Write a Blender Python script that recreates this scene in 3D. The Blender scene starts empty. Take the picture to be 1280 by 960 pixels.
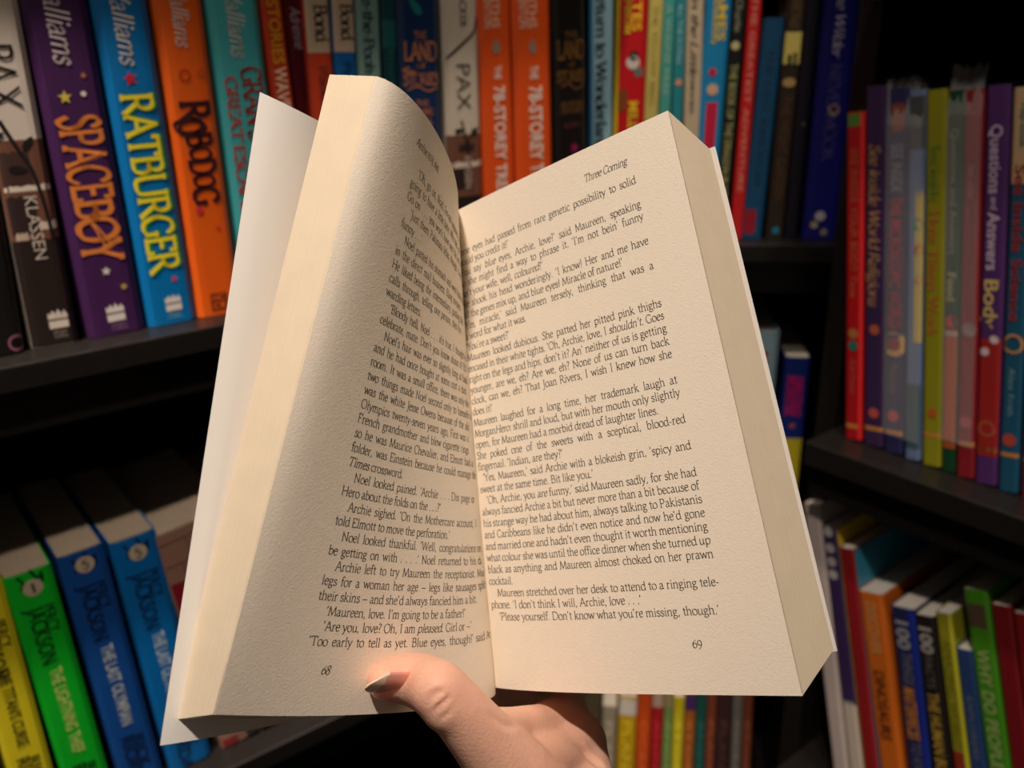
import bpy, bmesh, math, random
import numpy as np
from mathutils import Vector, Matrix
random.seed(7); rng = np.random.default_rng(7)
SC = bpy.context.scene

# ------------------------------------------------------------------ camera
FPX = 1150.0; PITCH = math.radians(20.7); ROLL = math.radians(-1.1)
CAM = np.array([0, 0, 1.45])
FW = np.array([0, math.cos(PITCH), -math.sin(PITCH)]); _r = np.array([1., 0, 0]); _u = np.cross(_r, FW)
RT = _r*math.cos(ROLL) + _u*math.sin(ROLL); UP = -_r*math.sin(ROLL) + _u*math.cos(ROLL)
cd = bpy.data.cameras.new('camera'); cam = bpy.data.objects.new('camera', cd); SC.collection.objects.link(cam)
cam.matrix_world = Matrix(((RT[0], UP[0], -FW[0], CAM[0]), (RT[1], UP[1], -FW[1], CAM[1]), (RT[2], UP[2], -FW[2], CAM[2]), (0, 0, 0, 1)))
cd.sensor_width = 36; cd.lens = FPX/1280*36; cd.clip_start = .01
cd.dof.use_dof = True; cd.dof.focus_distance = .315; cd.dof.aperture_fstop = 10
SC.camera = cam

# ------------------------------------------------------------------ world, lamps, exposure
w = bpy.data.worlds.new('world'); SC.world = w; w.use_nodes = True
w.node_tree.nodes['Background'].inputs[0].default_value = (1, .86, .72, 1)
w.node_tree.nodes['Background'].inputs[1].default_value = .085
SC.view_settings.view_transform = 'Standard'; SC.view_settings.look = 'None'
SC.view_settings.gamma = 1; SC.view_settings.exposure = -.12
def spot(name, loc, target, power, size, blend, rad, col=(1, .86, .74)):
    l = bpy.data.lights.new(name, 'SPOT'); l.energy = power; l.spot_size = math.radians(size); l.spot_blend = blend
    l.shadow_soft_size = rad; l.color = col
    o = bpy.data.objects.new(name, l); o.location = loc
    o.rotation_euler = (Vector(target)-Vector(loc)).to_track_quat('-Z', 'Y').to_euler()
    SC.collection.objects.link(o); return o
spot('ceiling_spot_light', (-.135, -.17, 2.56), (-.03, .30, 1.42), 82, 34, 1, .04)      # lights the reader's book
spot('shelf_spot_light', (-.40, .20, 2.72), (-.36, .44, 1.25), 230, 24, .7, .02)       # track lamps grazing the shelves, this one and the next
spot('shelf_spot_light', (.02, .55, 2.72), (-.02, .78, 1.30), 110, 22, .7, .02)
spot('shelf_spot_light', (.32, .22, 2.72), (.30, .75, 1.30), 54, 36, .8, .04)  # added spot without a known lamp, brightens the middle and right shelves
spot('shelf_spot_light', (.02, .22, 2.72), (.37, .58, 1.22), 46, 26, .8, .03)  # extra spot put in only to lift the right bookcase

# ------------------------------------------------------------------ helpers
def lin(c):
    c = c/255.
    return c/12.92 if c <= .04045 else ((c+.055)/1.055)**2.4
def rgb(*c): return (lin(c[0]), lin(c[1]), lin(c[2]), 1)
MATS = {}
def mat(name, col, rough=.4, bump=0, bscale=400, noise=.06, spec=.5, **kw):
    key = (name, tuple(col), rough)
    if key in MATS: return MATS[key]
    m = bpy.data.materials.new(name); m.use_nodes = True; nt = m.node_tree; b = nt.nodes['Principled BSDF']
    b.inputs['Roughness'].default_value = rough; b.inputs['Specular IOR Level'].default_value = spec
    for k, v in kw.items(): b.inputs[k.replace('_', ' ')].default_value = v
    tc = nt.nodes.new('ShaderNodeTexCoord'); nz = nt.nodes.new('ShaderNodeTexNoise'); nz.inputs['Scale'].default_value = bscale*.25
    nz.inputs['Detail'].default_value = 3
    nt.links.new(tc.outputs['Object'], nz.inputs['Vector'])
    mx = nt.nodes.new('ShaderNodeMix'); mx.data_type = 'RGBA'
    c = Vector(col[:3]); mx.inputs['A'].default_value = (*(c*(1-noise)), 1); mx.inputs['B'].default_value = (*[min(1, x) for x in c*(1+noise)], 1)
    nt.links.new(nz.outputs['Fac'], mx.inputs['Factor']); nt.links.new(mx.outputs['Result'], b.inputs['Base Color'])
    if bump:
        n2 = nt.nodes.new('ShaderNodeTexNoise'); n2.inputs['Scale'].default_value = bscale; n2.inputs['Detail'].default_value = 4
        nt.links.new(tc.outputs['Object'], n2.inputs['Vector'])
        bp = nt.nodes.new('ShaderNodeBump'); bp.inputs['Strength'].default_value = bump; bp.inputs['Distance'].default_value = .0004
        nt.links.new(n2.outputs['Fac'], bp.inputs['Height']); nt.links.new(bp.outputs['Normal'], b.inputs['Normal'])
    MATS[key] = m; return m
def mesh(name, V, Fc, m, parent=None, smooth=False):
    me = bpy.data.meshes.new(name); me.from_pydata([tuple(map(float, v)) for v in V], [], [tuple(map(int, f)) for f in Fc])
    if m: 
        for q in (m if isinstance(m, (list, tuple)) else [m]): me.materials.append(q)
    if smooth: me.polygons.foreach_set('use_smooth', [True]*len(me.polygons))
    o = bpy.data.objects.new(name, me); SC.collection.objects.link(o)
    if parent: o.parent = parent
    return o
def thing(name, label, cat, group=None, loc=(0, 0, 0), rot=None):
    o = bpy.data.objects.new(name, None); SC.collection.objects.link(o); o.empty_display_size = .02
    if rot is not None: o.matrix_world = Matrix.Translation(Vector(loc)) @ rot.to_4x4()
    else: o.location = loc
    o['label'] = label; o['category'] = cat
    if group: o['group'] = group
    return o
def boxes(L):
    V = []; Fc = []
    for x0, x1, y0, y1, z0, z1 in L:
        n = len(V); V += [(x0, y0, z0), (x1, y0, z0), (x1, y1, z0), (x0, y1, z0), (x0, y0, z1), (x1, y0, z1), (x1, y1, z1), (x0, y1, z1)]
        Fc += [(n, n+3, n+2, n+1), (n+4, n+5, n+6, n+7), (n, n+1, n+5, n+4), (n+1, n+2, n+6, n+5), (n+2, n+3, n+7, n+6), (n+3, n, n+4, n+7)]
    return V, Fc
def bevel(o, w_, seg=2):
    b = o.modifiers.new('bevel', 'BEVEL'); b.width = w_; b.segments = seg; b.limit_method = 'ANGLE'; return o
def ray(x, y): return FW + RT*(x-640)/FPX - UP*(y-480)/FPX
def at(x, y, d): return CAM + ray(x, y)*d

# ------------------------------------------------------------------ pen lettering (a broad nib serif alphabet)
# stroke = points; ~ makes it a curve, '_' puts a serif at that point, '^' a flag serif, '*' is a dot
G = {
'a': (43, "~5,37 17,45 29,40 31,29|31,30 31,6 41,1|~31,27 14,22 4,12 11,0 23,2 31,10"),
'b': (49, "9,71^ 9,2|~9,33 24,45 42,36 44,20 36,3 22,-1 9,6"), 'c': (40, "~35,37 28,45 12,41 4,23 10,4 24,-1 37,8"),
'd': (50, "41,71^ 41,6 49,1|~41,37 30,45 10,40 4,20 12,1 27,-1 41,12"), 'e': (41, "6,25 37,28|~37,28 34,42 22,46 8,38 4,20 12,2 25,-1 38,9"),
'f': (28, "~31,66 24,72 14,67 12,50|12,50 12,0_|2,44 26,44"), 'g': (44, "~22,45 8,40 8,25 19,18 31,24 33,38 22,45|32,42 43,44|~15,18 8,9 16,2 34,0 39,-9 29,-20 12,-21 3,-12 12,1"),
'h': (52, "9,71^ 9,0_|~9,33 24,45 38,41 41,27|41,28 41,0_"), 'i': (23, "12,44^ 12,0_|*12,62"), 'j': (22, "12,44^ 12,-8|~12,-8 8,-19 -3,-22|*12,62"),
'k': (48, "9,71^ 9,0_|10,20 35,44_|18,26 42,0_"), 'l': (23, "12,71^ 12,0_"), 'm': (78, "9,44^ 9,0_|~9,33 22,45 34,41 37,27|37,28 37,0_|~37,33 50,45 63,41 66,27|66,28 66,0_"),
'n': (52, "9,44^ 9,0_|~9,33 24,45 38,41 41,27|41,28 41,0_"), 'o': (47, "~23,45 7,38 3,20 11,2 24,-1 40,6 44,24 37,40 23,45"),
'p': (50, "9,44^ 9,-21_|~9,34 24,45 42,38 45,20 36,2 22,-1 9,7"), 'q': (50, "41,44 41,-21_|~41,37 30,45 10,40 4,20 12,1 27,-1 41,12"),
'r': (34, "10,44^ 10,0_|~10,32 19,43 32,42"), 's': (35, "~31,37 20,45 8,40 8,30 24,21 32,11 26,1 14,-1 4,7"), 't': (30, "14,57 14,9|~14,9 18,0 30,5|3,44 28,44"),
'u': (52, "9,44^ 9,14|~9,14 14,0 28,1 40,12|40,44^ 40,5 50,1"), 'v': (45, "4,44_ 24,1|24,1 42,44_"), 'w': (67, "4,44_ 20,1|20,1 34,42|34,42 48,1|48,1 63,44_"),
'x': (46, "5,44_ 41,0_|40,44_ 4,0_"), 'y': (45, "4,44_ 24,3|~42,44 24,3 14,-17 3,-20|38,44 46,44"), 'z': (40, "5,36 6,44 36,44 5,0 36,0 38,8"),
'A': (65, "4,0_ 32,69|32,69 61,0_|15,24 50,24"), 'B': (56, "10,68_ 10,0_|~10,68 32,68 44,58 38,40 14,36|~14,36 40,36 50,20 40,2 10,0"),
'C': (62, "~56,56 44,68 20,65 5,35 17,4 40,-2 58,12"), 'D': (70, "10,68_ 10,0_|~10,68 36,68 62,52 63,22 44,2 10,0"), 'E': (54, "10,68_ 10,0_|10,68 46,68 47,56|10,35 38,35|10,0 48,0 51,12"),
'F': (51, "10,68_ 10,0_|10,68 46,68 47,56|10,35 38,35"), 'G': (68, "~58,56 44,68 20,65 5,35 17,4 40,-2 58,6|58,3 58,28_"), 'H': (72, "10,68_ 10,0_|60,68_ 60,0_|10,35 60,35"),
'I': (30, "15,68_ 15,0_"), 'J': (30, "17,68_ 17,-5|~17,-5 10,-18 -2,-18"), 'K': (64, "10,68_ 10,0_|12,32 50,68_|20,38 58,0_"), 'L': (52, "10,68_ 10,0_|10,0 46,0 49,13"),
'M': (82, "8,0_ 14,68|14,68 40,4|40,4 68,68|68,68 74,0_"), 'N': (72, "10,0_ 10,68|6,68 58,2|58,2 58,68_"), 'O': (72, "~36,69 11,58 4,32 15,5 36,-1 60,8 68,36 58,60 36,69"),
'P': (53, "10,68_ 10,0_|~10,68 36,67 46,52 38,34 14,31"), 'Q': (72, "~36,69 11,58 4,32 15,5 36,-1 60,8 68,36 58,60 36,69|36,2 68,-16"), 'R': (60, "10,68_ 10,0_|~10,68 36,67 45,52 36,35 14,33|28,33 58,0_"),
'S': (46, "~40,57 27,69 10,62 10,47 34,31 41,15 32,1 16,-2 5,12"), 'T': (62, "4,56 5,68 57,68 58,56|31,68 31,0_"), 'U': (70, "10,68_ 10,22|~10,22 16,2 36,-2 56,4 60,22|60,22 60,68_"),
'V': (64, "4,68_ 33,1|33,1 60,68_"), 'W': (94, "4,68_ 27,1|27,1 47,66|47,66 67,1|67,1 90,68_"), 'X': (62, "5,68_ 56,0_|54,68_ 6,0_"), 'Y': (60, "4,68_ 30,32|56,68_ 30,32|30,32 30,0_"), 'Z': (56, "7,56 8,68 50,68 6,0 50,0 52,12"),
'0': (46, "~23,62 6,48 5,16 23,-1 41,16 40,48 23,62"), '1': (30, "8,54 17,62 17,0_"), '2': (44, "~6,50 20,62 36,50 26,24 5,0|5,0 40,0 41,8"), '3': (42, "~8,54 22,62 35,50 18,34|~18,34 38,26 34,4 16,-1 5,6"),
'4': (46, "34,0_ 34,62 4,18 42,18"), '5': (42, "36,62 12,62 9,36|~9,36 30,38 38,20 26,1 5,3"), '6': (45, "~38,60 14,44 5,18 18,-1 38,8 38,30 22,36 8,24"), '7': (42, "5,62 39,62 14,0"),
'8': (44, "~22,34 8,44 12,60 32,60 36,44 22,34 5,18 12,0 32,0 39,18 22,34"), '9': (45, "~39,26 26,20 8,28 8,46 24,58 39,46 37,14 12,-12"),
'.': (22, "*10,2"), ',': (22, "*10,2|10,1 6,-11"), "'": (18, "*9,66|10,66 6,53"), '`': (18, "*8,58|8,58 12,70"), '!': (24, "12,70 12,18|*12,2"), '?': (36, "~6,60 18,70 31,58 17,36 17,20|*17,2"),
'-': (30, "5,22 25,22"), '=': (56, "4,24 52,24"), ':': (22, "*10,2|*10,38"), '&': (66, "~56,34 40,4 18,-1 6,14 32,44 34,62 20,68 14,54 36,16 60,0"), ' ': (22, ""), '/': (30, "28,70 4,0"),
}
def _cr(P, n=4):
    P = np.array(P, float); Q = np.vstack([2*P[0]-P[1], P, 2*P[-1]-P[-2]])
    if np.allclose(P[0], P[-1]): Q[0] = P[-2]; Q[-1] = P[1]
    out = []
    for i in range(1, len(Q)-2):
        for t in np.arange(n)/n:
            a, b, c, d = Q[i-1:i+3]; out.append(.5*((2*b)+(c-a)*t+(2*a-5*b+4*c-d)*t*t+(3*b-a-3*c+d)*t**3))
    out.append(P[-1]); return np.array(out)
GC = {}
def glyph(ch, thick, thin, serif):
    key = (ch, thick, thin, serif)
    if key in GC: return GC[key]
    quads = []
    def seg(a, b):
        d = b-a; L = np.hypot(*d)
        if L < 1e-6: return
        d = d/L; ang = math.atan2(d[1], d[0]); wv = thin+(thick-thin)*abs(math.sin(ang-math.radians(25)))
        nn = np.array([-d[1], d[0]])*wv/2; e = d*wv*.22
        quads.append([a-nn-e, b-nn+e, b+nn+e, a+nn-e])
    adv, s = G.get(ch, G['o'])
    XS = .94
    for st in s.split('|'):
        if not st: continue
        if st[0] == '*':
            x, y = map(float, st[1:].split(',')); r = thick*.75
            quads.append([np.array([x-r, y]), np.array([x, y-r]), np.array([x+r, y]), np.array([x, y+r])]); continue
        cur = st[0] == '~'; pts = []
        for tk in st.lstrip('~').split():
            f = tk[-1] if tk[-1] in '_^' else ''; x, y = map(float, tk.rstrip('_^').split(',')); pts.append((x, y))
            if serif and f == '_': k = 7.5+thick*.2; quads.append([np.array([x-k, y-thin*.6]), np.array([x+k, y-thin*.6]), np.array([x+k*.8, y+thin*.7]), np.array([x-k*.8, y+thin*.7])])
            if serif and f == '^': quads.append([np.array([x-8, y-5]), np.array([x+2, y-4]), np.array([x+3, y+2]), np.array([x, y+2])])
        P = _cr(pts) if cur and len(pts) > 2 else np.array(pts, float)
        for i in range(len(P)-1): seg(P[i], P[i+1])
    GC[key] = (adv*XS, np.array(quads).reshape(-1, 4, 2)*np.array([XS, 1])); return GC[key]
def layout(text, thick=9, thin=3.6, serif=True, width=None, slant=0, track=0, cap=99):
    """returns quads (n,4,2) in em/100 units; * toggles italic; width justifies by stretching spaces"""
    adv = 0; sp = text.count(' ')
    for ch in text:
        if ch != '*': adv += glyph(ch, thick, thin, serif)[0]+track
    extra = (width-adv)/sp if width and sp else 0
    sq = 1
    if extra > cap: extra = cap
    if width and sp and extra < -5: sq = width/adv; extra = 0
    x = 0; out = []; it = slant
    for ch in text:
        if ch == '*': it = 0 if it else .22; continue
        a, q = glyph(ch, thick, thin, serif)
        if len(q):
            q = q.copy(); q[..., 0] += q[..., 1]*it; q[..., 0] += x; out.append(q)
        x += a+track+(extra if ch == ' ' else 0)
    Q = np.concatenate(out) if out else np.zeros((0, 4, 2)); Q[..., 0] *= sq
    return Q, x*sq

# ------------------------------------------------------------------ materials of the shop
M_black = mat('black_laminate', (.011, .009, .008, 1), .32, bump=.15, bscale=900, noise=.3, spec=.35)
M_blackback = mat('black_back_panel', (.006, .005, .005, 1), .8, spec=.1)
M_floor = mat('dark_carpet', (.05, .04, .035, 1), .95, bump=.5)
M_wall = mat('warm_plaster', (.35, .28, .2, 1), .9, bump=.2)
M_page = mat('book_page_edges', (.62, .55, .45, 1), .85, bump=.5, bscale=700, noise=.1)

# ------------------------------------------------------------------ bookcase frames
# frame = origin on the floor, horizontal direction d along the spines (to the right), outward normal n (to the reader)
class Frame:
    def __init__(s, O, d):
        s.O = np.array([O[0], O[1], 0.]); s.d = np.array([d[0], d[1], 0.])/math.hypot(*d); s.n = np.array([s.d[1], -s.d[0], 0.])
        s.R = Matrix(((s.d[0], -s.n[0], 0), (s.d[1], -s.n[1], 0), (0, 0, 1)))   # local x along, y into the case, z up
    def hit(s, x, y, off=0):
        r = ray(x, y); t = ((s.O+s.n*off-CAM)@s.n)/(r@s.n); p = CAM+r*t
        return np.array([(p-s.O)@s.d, p[2]])
def on_z(z, x, y):
    r = ray(x, y); return CAM+r*((z-CAM[2])/r[2])
Z1 = 1.45-.170; PITCHZ = .34
a_, b_ = on_z(Z1, 20, 443), on_z(Z1, 290, 391)
FL = Frame(a_, (b_-a_)[:2])                          # the long left bookcase, spine plane
a_, b_ = on_z(Z1, 890, 299), on_z(Z1, 1045, 300)
FM = Frame(a_, (b_-a_)[:2])                          # the middle bookcase facing the reader
ZR = 1.45-.31
a_, b_ = on_z(ZR, 1055, 547), on_z(ZR, 1275, 622)
FR = Frame(a_, (b_-a_)[:2])                          # the right bookcase
# where the left spine plane meets the middle one
A = np.array([FL.d[:2], -FM.d[:2]]).T; sL, sM = np.linalg.solve(A, (FM.O-FL.O)[:2])

def case(fr, s0, s1, shelves, ztop, label, setback=.022, depth=.24, ends=(True, True), lip=True, th=.016, inner=False):
    t = thing('bookcase', label, 'bookcase', None, tuple(fr.O), fr.R)
    for z in shelves:
        o = mesh('shelf_board', *boxes([(s0, s1, -setback, depth, z-th, z)]), M_black, t); bevel(o, .0012)
        if lip:
            o = mesh('shelf_rail', *boxes([(s0, s1, -setback+.012, -setback+.03, z-th-.030, z-th-.0002)]), M_black, t); bevel(o, .001)
    mesh('back_panel', *boxes([(s0, s1, depth+.0005, depth+.012, 0.08, ztop)]), M_blackback, t)
    if ends[0]: bevel(mesh('side_panel', *boxes([(s0-.0185, s0-.0005, -setback-.001, depth+.012, .005, ztop)]), M_black, t), .001)
    if ends[1]: bevel(mesh('side_panel', *boxes([(s1+.0005, s1+.0185, -setback-.001, depth+.012, .005, ztop)]), M_black, t), .001)
    if inner: bevel(mesh('side_panel', *boxes([(s0-.0185, s0-.0005, .012, depth+.012, .005, ztop)]), M_black, t), .001)
    mesh('plinth', *boxes([(s0, s1, 0, .018, .005, .0795)]), M_black, t)
    return t
SH = [Z1-2*PITCHZ, Z1-PITCHZ, Z1, Z1+PITCHZ]
case(FL, -.45, sL-.004, SH, 2.0, 'long black bookcase on the left full of bright children\'s novels', ends=(True, False))
sMe = FM.hit(1058, 300)[0]
caseM = case(FM, sM+.03, sMe, SH, 2.0, 'black bookcase in the middle corner behind the open book', ends=(False, True))
# black boards closing the corner between the two cases
def floc(fr, s_, y): p = fr.O+fr.d*s_-fr.n*y-FM.O; return (p@FM.d, -(p@FM.n))
def prism(pts, z0, z1):
    n = len(pts); return [(x, y, z0) for x, y in pts]+[(x, y, z1) for x, y in pts], [tuple(range(n))[::-1], tuple(range(n, 2*n))]+[(i, (i+1) % n, (i+1) % n+n, i+n) for i in range(n)]
e_ = .0006
for z in SH:
    mesh('corner_shelf', *prism([floc(FL, sL-.004+e_, -.022), floc(FM, sM+.03-e_, -.022), floc(FM, sM+.03-e_, .24), floc(FL, sL-.004+e_, .24)], z-.016, z), M_black, caseM)
mesh('corner_panel', *prism([floc(FL, sL-.004, .2526), floc(FM, sM+.03, .2526), floc(FM, sM+.03, .262), floc(FL, sL-.004, .262)], .08, 2.0), M_blackback, caseM)
s0R = FR.hit(1032, 545)[0]
case(FR, s0R, s0R+.95, [ZR-2*PITCHZ, ZR-PITCHZ, ZR, ZR+.38], 2.0, 'black bookcase on the right with tall children\'s reference books', ends=(False, True), lip=True, setback=.03, th=.02, inner=True)

# room shell
def struct(o): o['kind'] = 'structure'; return o
struct(mesh('floor', *boxes([(-3, 3, -3, 3, -.05, 0)]), M_floor))
struct(mesh('wall_back', *boxes([(-3, 3, 3, 3.1, 0, 3)]), M_wall))
struct(mesh('wall_left', *boxes([(-3.1, -3, -3, 3, 0, 3)]), M_wall))
struct(mesh('wall_right', *boxes([(3, 3.1, -3, 3, 0, 3)]), M_wall))

# ------------------------------------------------------------------ spine books
SANS = {}
def sans(text, bold=0.0):
    key = (text, bold)
    if key not in SANS:
        c = bpy.data.curves.new('t', 'FONT'); c.body = text; c.resolution_u = 3; c.offset = bold
        o = bpy.data.objects.new('t', c); SC.collection.objects.link(o)
        bpy.context.view_layer.update(); e = o.evaluated_get(bpy.context.evaluated_depsgraph_get()); me = e.to_mesh()
        V = np.array([v.co[:2] for v in me.vertices]); Fc = [tuple(p.vertices) for p in me.polygons]
        e.to_mesh_clear(); bpy.data.objects.remove(o); SANS[key] = (V, Fc)
    return SANS[key]
INK = {}
def ink(c, rough=.45): return mat('printed_ink', rgb(*c), rough, noise=.03)
class Book:
    def __init__(b, fr, r0, r1, zsh, H=None, top=None, col=(100, 100, 100), label='', group='', depth=.13, hard=False, back=0., pages=(.62, .55, .45, 1), spine=None, rough=.38):
        (y0, xl0, xr0), (y1, xl1, xr1) = r0, r1; b.fr = fr; b.r = (r0, r1); off = -back
        A_, B_, C_, D_ = [fr.hit(x, y, off) for x, y in ((xl0, y0), (xr0, y0), (xl1, y1), (xr1, y1))]
        m0, m1 = (A_+B_)/2, (C_+D_)/2; ax = m0-m1; ax /= np.linalg.norm(ax); px = np.array([ax[1], -ax[0]])
        W = (abs((B_-A_)@px)+abs((D_-C_)@px))/2*.985
        th = abs(math.atan2(ax[0], ax[1])); base = m1+ax*((zsh-m1[1])/ax[1]); base = base+ax*(W/2*math.tan(th)+.0004)
        b.W = W; b.ax = ax; b.px = px; b.base = base; b.off = off
        if top is not None: H = (fr.hit((xl0+xr0)/2, top, off)-base)@ax
        b.H = H
        X = fr.d*px[0]+np.array([0, 0, px[1]]); Zv = fr.d*ax[0]+np.array([0, 0, ax[1]]); Y = -fr.n
        R = Matrix(((X[0], Y[0], Zv[0]), (X[1], Y[1], Zv[1]), (X[2], Y[2], Zv[2])))
        loc = fr.O+fr.n*off+fr.d*base[0]+np.array([0, 0, base[1]])
        b.t = thing('book', label, 'book', group, tuple(loc), R); b.depth = depth
        tb = .0022 if hard else .0007; ins = .003 if hard else .0
        # cover: two boards joined by a gently rounded spine
        n = 9; prof = []
        bul = min(.0022, W*.12) if not hard else min(.003, W*.14)
        for i in range(n):
            u = -1+2*i/(n-1); prof.append((u*W/2, bul*(abs(u)**8)))
        outer = [(-W/2, depth)]+prof+[(W/2, depth)]
        inner = [(W/2-tb, depth)]+[(x*(1-2*tb/W), y+tb) for x, y in prof[::-1]]+[(-W/2+tb, depth)]
        loop = outer+inner; N = len(loop); no = len(outer)
        V = [(x, y, 0) for x, y in loop]+[(x, y, H) for x, y in loop]
        Fc = [(i, (i+1) % N, (i+1) % N+N, i+N) for i in range(N)]
        for i in range(no-1):
            j = N-1-i
            Fc += [(i, j, j-1, i+1), (i+N, i+1+N, j-1+N, j+N)]
        cm = mat('printed_cover', rgb(*col), rough, noise=.05)
        b.cover = mesh('cover', V, Fc, cm, b.t)
        wp = W-2*tb-.0004
        n2 = 7; zz = [ins, H-ins-(.0003 if not hard else 0)]
        # page block with slightly uneven top: strips
        V = []; Fc = []; K = max(3, min(14, int(wp/.0014)))
        for k in range(K+1):
            x = -wp/2+wp*k/K; j = random.uniform(0, .0004)
            V += [(x, tb+bul+.0006, zz[0]+j), (x, depth-ins-.0006-j, zz[0]+j), (x, depth-ins-.0006-j, zz[1]-j), (x, tb+bul+.0006, zz[1]-j)]
            if k:
                p = 4*(k-1); q = 4*k
                Fc += [(p+i, p+(i+1) % 4, q+(i+1) % 4, q+i) for i in range(4)]
        Fc += [(3, 2, 1, 0), (4*K, 4*K+1, 4*K+2, 4*K+3)]
        mesh('page_block', V, Fc, mat('book_page_edges', pages, .85, noise=.1), b.t)
        b.bul = bul; b.lay = 0
    def z(b, y):
        (y0, xl0, xr0), (y1, xl1, xr1) = b.r; f = (y-y0)/(y1-y0); x = (xl0+xr0)/2*(1-f)+(xl1+xr1)/2*f
        return (b.fr.hit(x, y, b.off)-b.base)@b.ax
    def surf(b, P, lift):
        P = np.asarray(P, float); y = b.bul*np.abs(np.clip(P[:, 0]/(b.W/2), -1, 1))**8-lift
        return np.stack([P[:, 0], y, P[:, 1]], 1)
    def decal(b, name, P, Fc, col, lift=.00025):
        return mesh(name, b.surf(P, lift), Fc, ink(col), b.t)
    def grid(b, name, x0, x1, z0, z1, col, lift=.00012, wav=0):
        """band of print over part of the spine, fractions of the width"""
        n = 9; P = []; Fc = []
        for i in range(n):
            u = x0+(x1-x0)*i/(n-1); jj = wav*math.sin(i*2.3+b.W*900)
            P += [(u*b.W/2, z0), (u*b.W/2, z1+jj)]
            if i: Fc.append((2*i-2, 2*i, 2*i+1, 2*i-1))
        return b.decal(name, P, Fc, col, lift)
    def band(b, ya, yb, col, x0=-.97, x1=.97, name='spine_band', lift=.00012, wav=0):
        za = min(max(b.z(yb), 0.0004), b.H-.0004); zb = min(max(b.z(ya), .0004), b.H-.0004)
        if zb-za < 1e-4: return
        return b.grid(name, x0, x1, za, zb, col, lift, wav)
    def text(b, s, ya, yb, h, col, cx=0., font='pen', thick=12, thin=5, serif=True, slant=0, bold=.0, name='title', lift=.0003, up=False):
        """text running down the spine between picture rows ya..yb; h = cap height as a fraction of the width"""
        z0, z1 = b.z(ya), b.z(yb); L = z0-z1
        if font == 'pen':
            Q, wd = layout(s, thick, thin, serif, slant=slant); P = Q.reshape(-1, 2).copy(); Fc = [(4*i, 4*i+1, 4*i+2, 4*i+3) for i in range(len(Q))]; cap = 68.
        else:
            P, Fc = sans(s, bold); P = P.copy(); cap = .69; P[:, 0] += P[:, 1]*slant; wd = P[:, 0].max()
        X = (P[:, 1]/cap-.5)*h*b.W+cx*b.W/2; Zc = z0-P[:, 0]/wd*L
        P = np.stack([X, Zc], 1)
        ok = P[:, 1] < b.H-.0005
        return b.decal(name, P, [f for f in Fc if all(ok[i] for i in f)], col, lift)
    def stack(b, s, yc, wfrac, hpx, col, font='pen', thick=12, thin=5, cx=0, slant=0, bold=0, name='title', lift=.0003, serif=True):
        zc = b.z(yc); hz = abs(b.z(yc-hpx/2)-b.z(yc+hpx/2))
        if font == 'pen': Q, wd = layout(s, thick, thin, serif, slant=slant); P = Q.reshape(-1, 2).copy(); Fc = [(4*i, 4*i+1, 4*i+2, 4*i+3) for i in range(len(Q))]; cap = 68.
        else: P, Fc = sans(s, bold); P = P.copy(); cap = .69; wd = P[:, 0].max()
        X = (P[:, 0]/wd-.5)*wfrac*b.W+cx*b.W/2; Zc = zc+(P[:, 1]/cap-.5)*hz
        return b.decal(name, np.stack([X, Zc], 1), Fc, col, lift)
    def shape(b, kind, yc, cx, size, col, name='emblem', lift=.00028, rot=0, asp=1):
        """size in mm radius"""
        r = size/1000; zc = b.z(yc); c = np.array([cx*b.W/2, zc])
        if kind == 'disc': P = [(math.cos(a)*r, math.sin(a)*r*asp) for a in np.arange(20)*math.pi/10]; Fc = [tuple(range(20))]
        elif kind == 'ring':
            P = [(math.cos(a)*r*k, math.sin(a)*r*k*asp) for k in (1, .72) for a in np.arange(20)*math.pi/10]; Fc = [(i, (i+1) % 20, 20+(i+1) % 20, 20+i) for i in range(20)]
        elif kind == 'star':
            P = [(0, 0)]+[(math.cos(a*math.pi/5+rot)*r*(1 if a % 2 == 0 else .42), math.sin(a*math.pi/5+rot)*r*(1 if a % 2 == 0 else .42)) for a in range(10)]; Fc = [(0, i, i % 10+1) for i in range(1, 11)]
        elif kind == 'rect': P = [(-r, -r*asp), (r, -r*asp), (r, r*asp), (-r, r*asp)]; Fc = [(0, 1, 2, 3)]
        elif kind == 'leaf':
            P = [(math.cos(a)*r, math.sin(a)*r*.42*(1-.3*math.cos(a))) for a in np.arange(14)*math.pi/7]; Fc = [tuple(range(14))]
        elif kind == 'flame':   # publisher's mark: two blocks of water under flames
            P = [(-1, -1), (1, -1), (1, -.15), (-1, -.15), (-1, .05), (1, .05), (1, .5), (.7, 1), (.45, .55), (.1, 1.15), (-.15, .6), (-.5, 1.05), (-.7, .6), (-1, .8)]
            P = [(x*r, y*r) for x, y in P]; Fc = [(0, 1, 2, 3), tuple(range(4, 14))]
        elif kind == 'bird':
            P = [(-.5, -1), (.5, -1), (.75, -.2), (.5, .5), (.25, 1), (-.25, 1), (-.5, .5), (-.75, -.2)]; P = [(x*r, y*r) for x, y in P]; Fc = [tuple(range(8))]
        P = np.array(P, float)
        if rot and kind != 'star': cs, sn = math.cos(rot), math.sin(rot); P = P@np.array([[cs, sn], [-sn, cs]])
        P = P+c; P[:, 0] = np.clip(P[:, 0], -b.W/2*.985, b.W/2*.985)
        return b.decal(name, P, Fc, col, lift)
    def board(b, col):
        x = b.W/2+.0002; mesh('front_board_print', [(x, .002, .001), (x, b.depth-.001, .001), (x, b.depth-.001, b.H-.001), (x, .002, b.H-.001)], [(0, 1, 2, 3)], mat('printed_cover', rgb(*col), .38, noise=.05), b.t)
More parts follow.
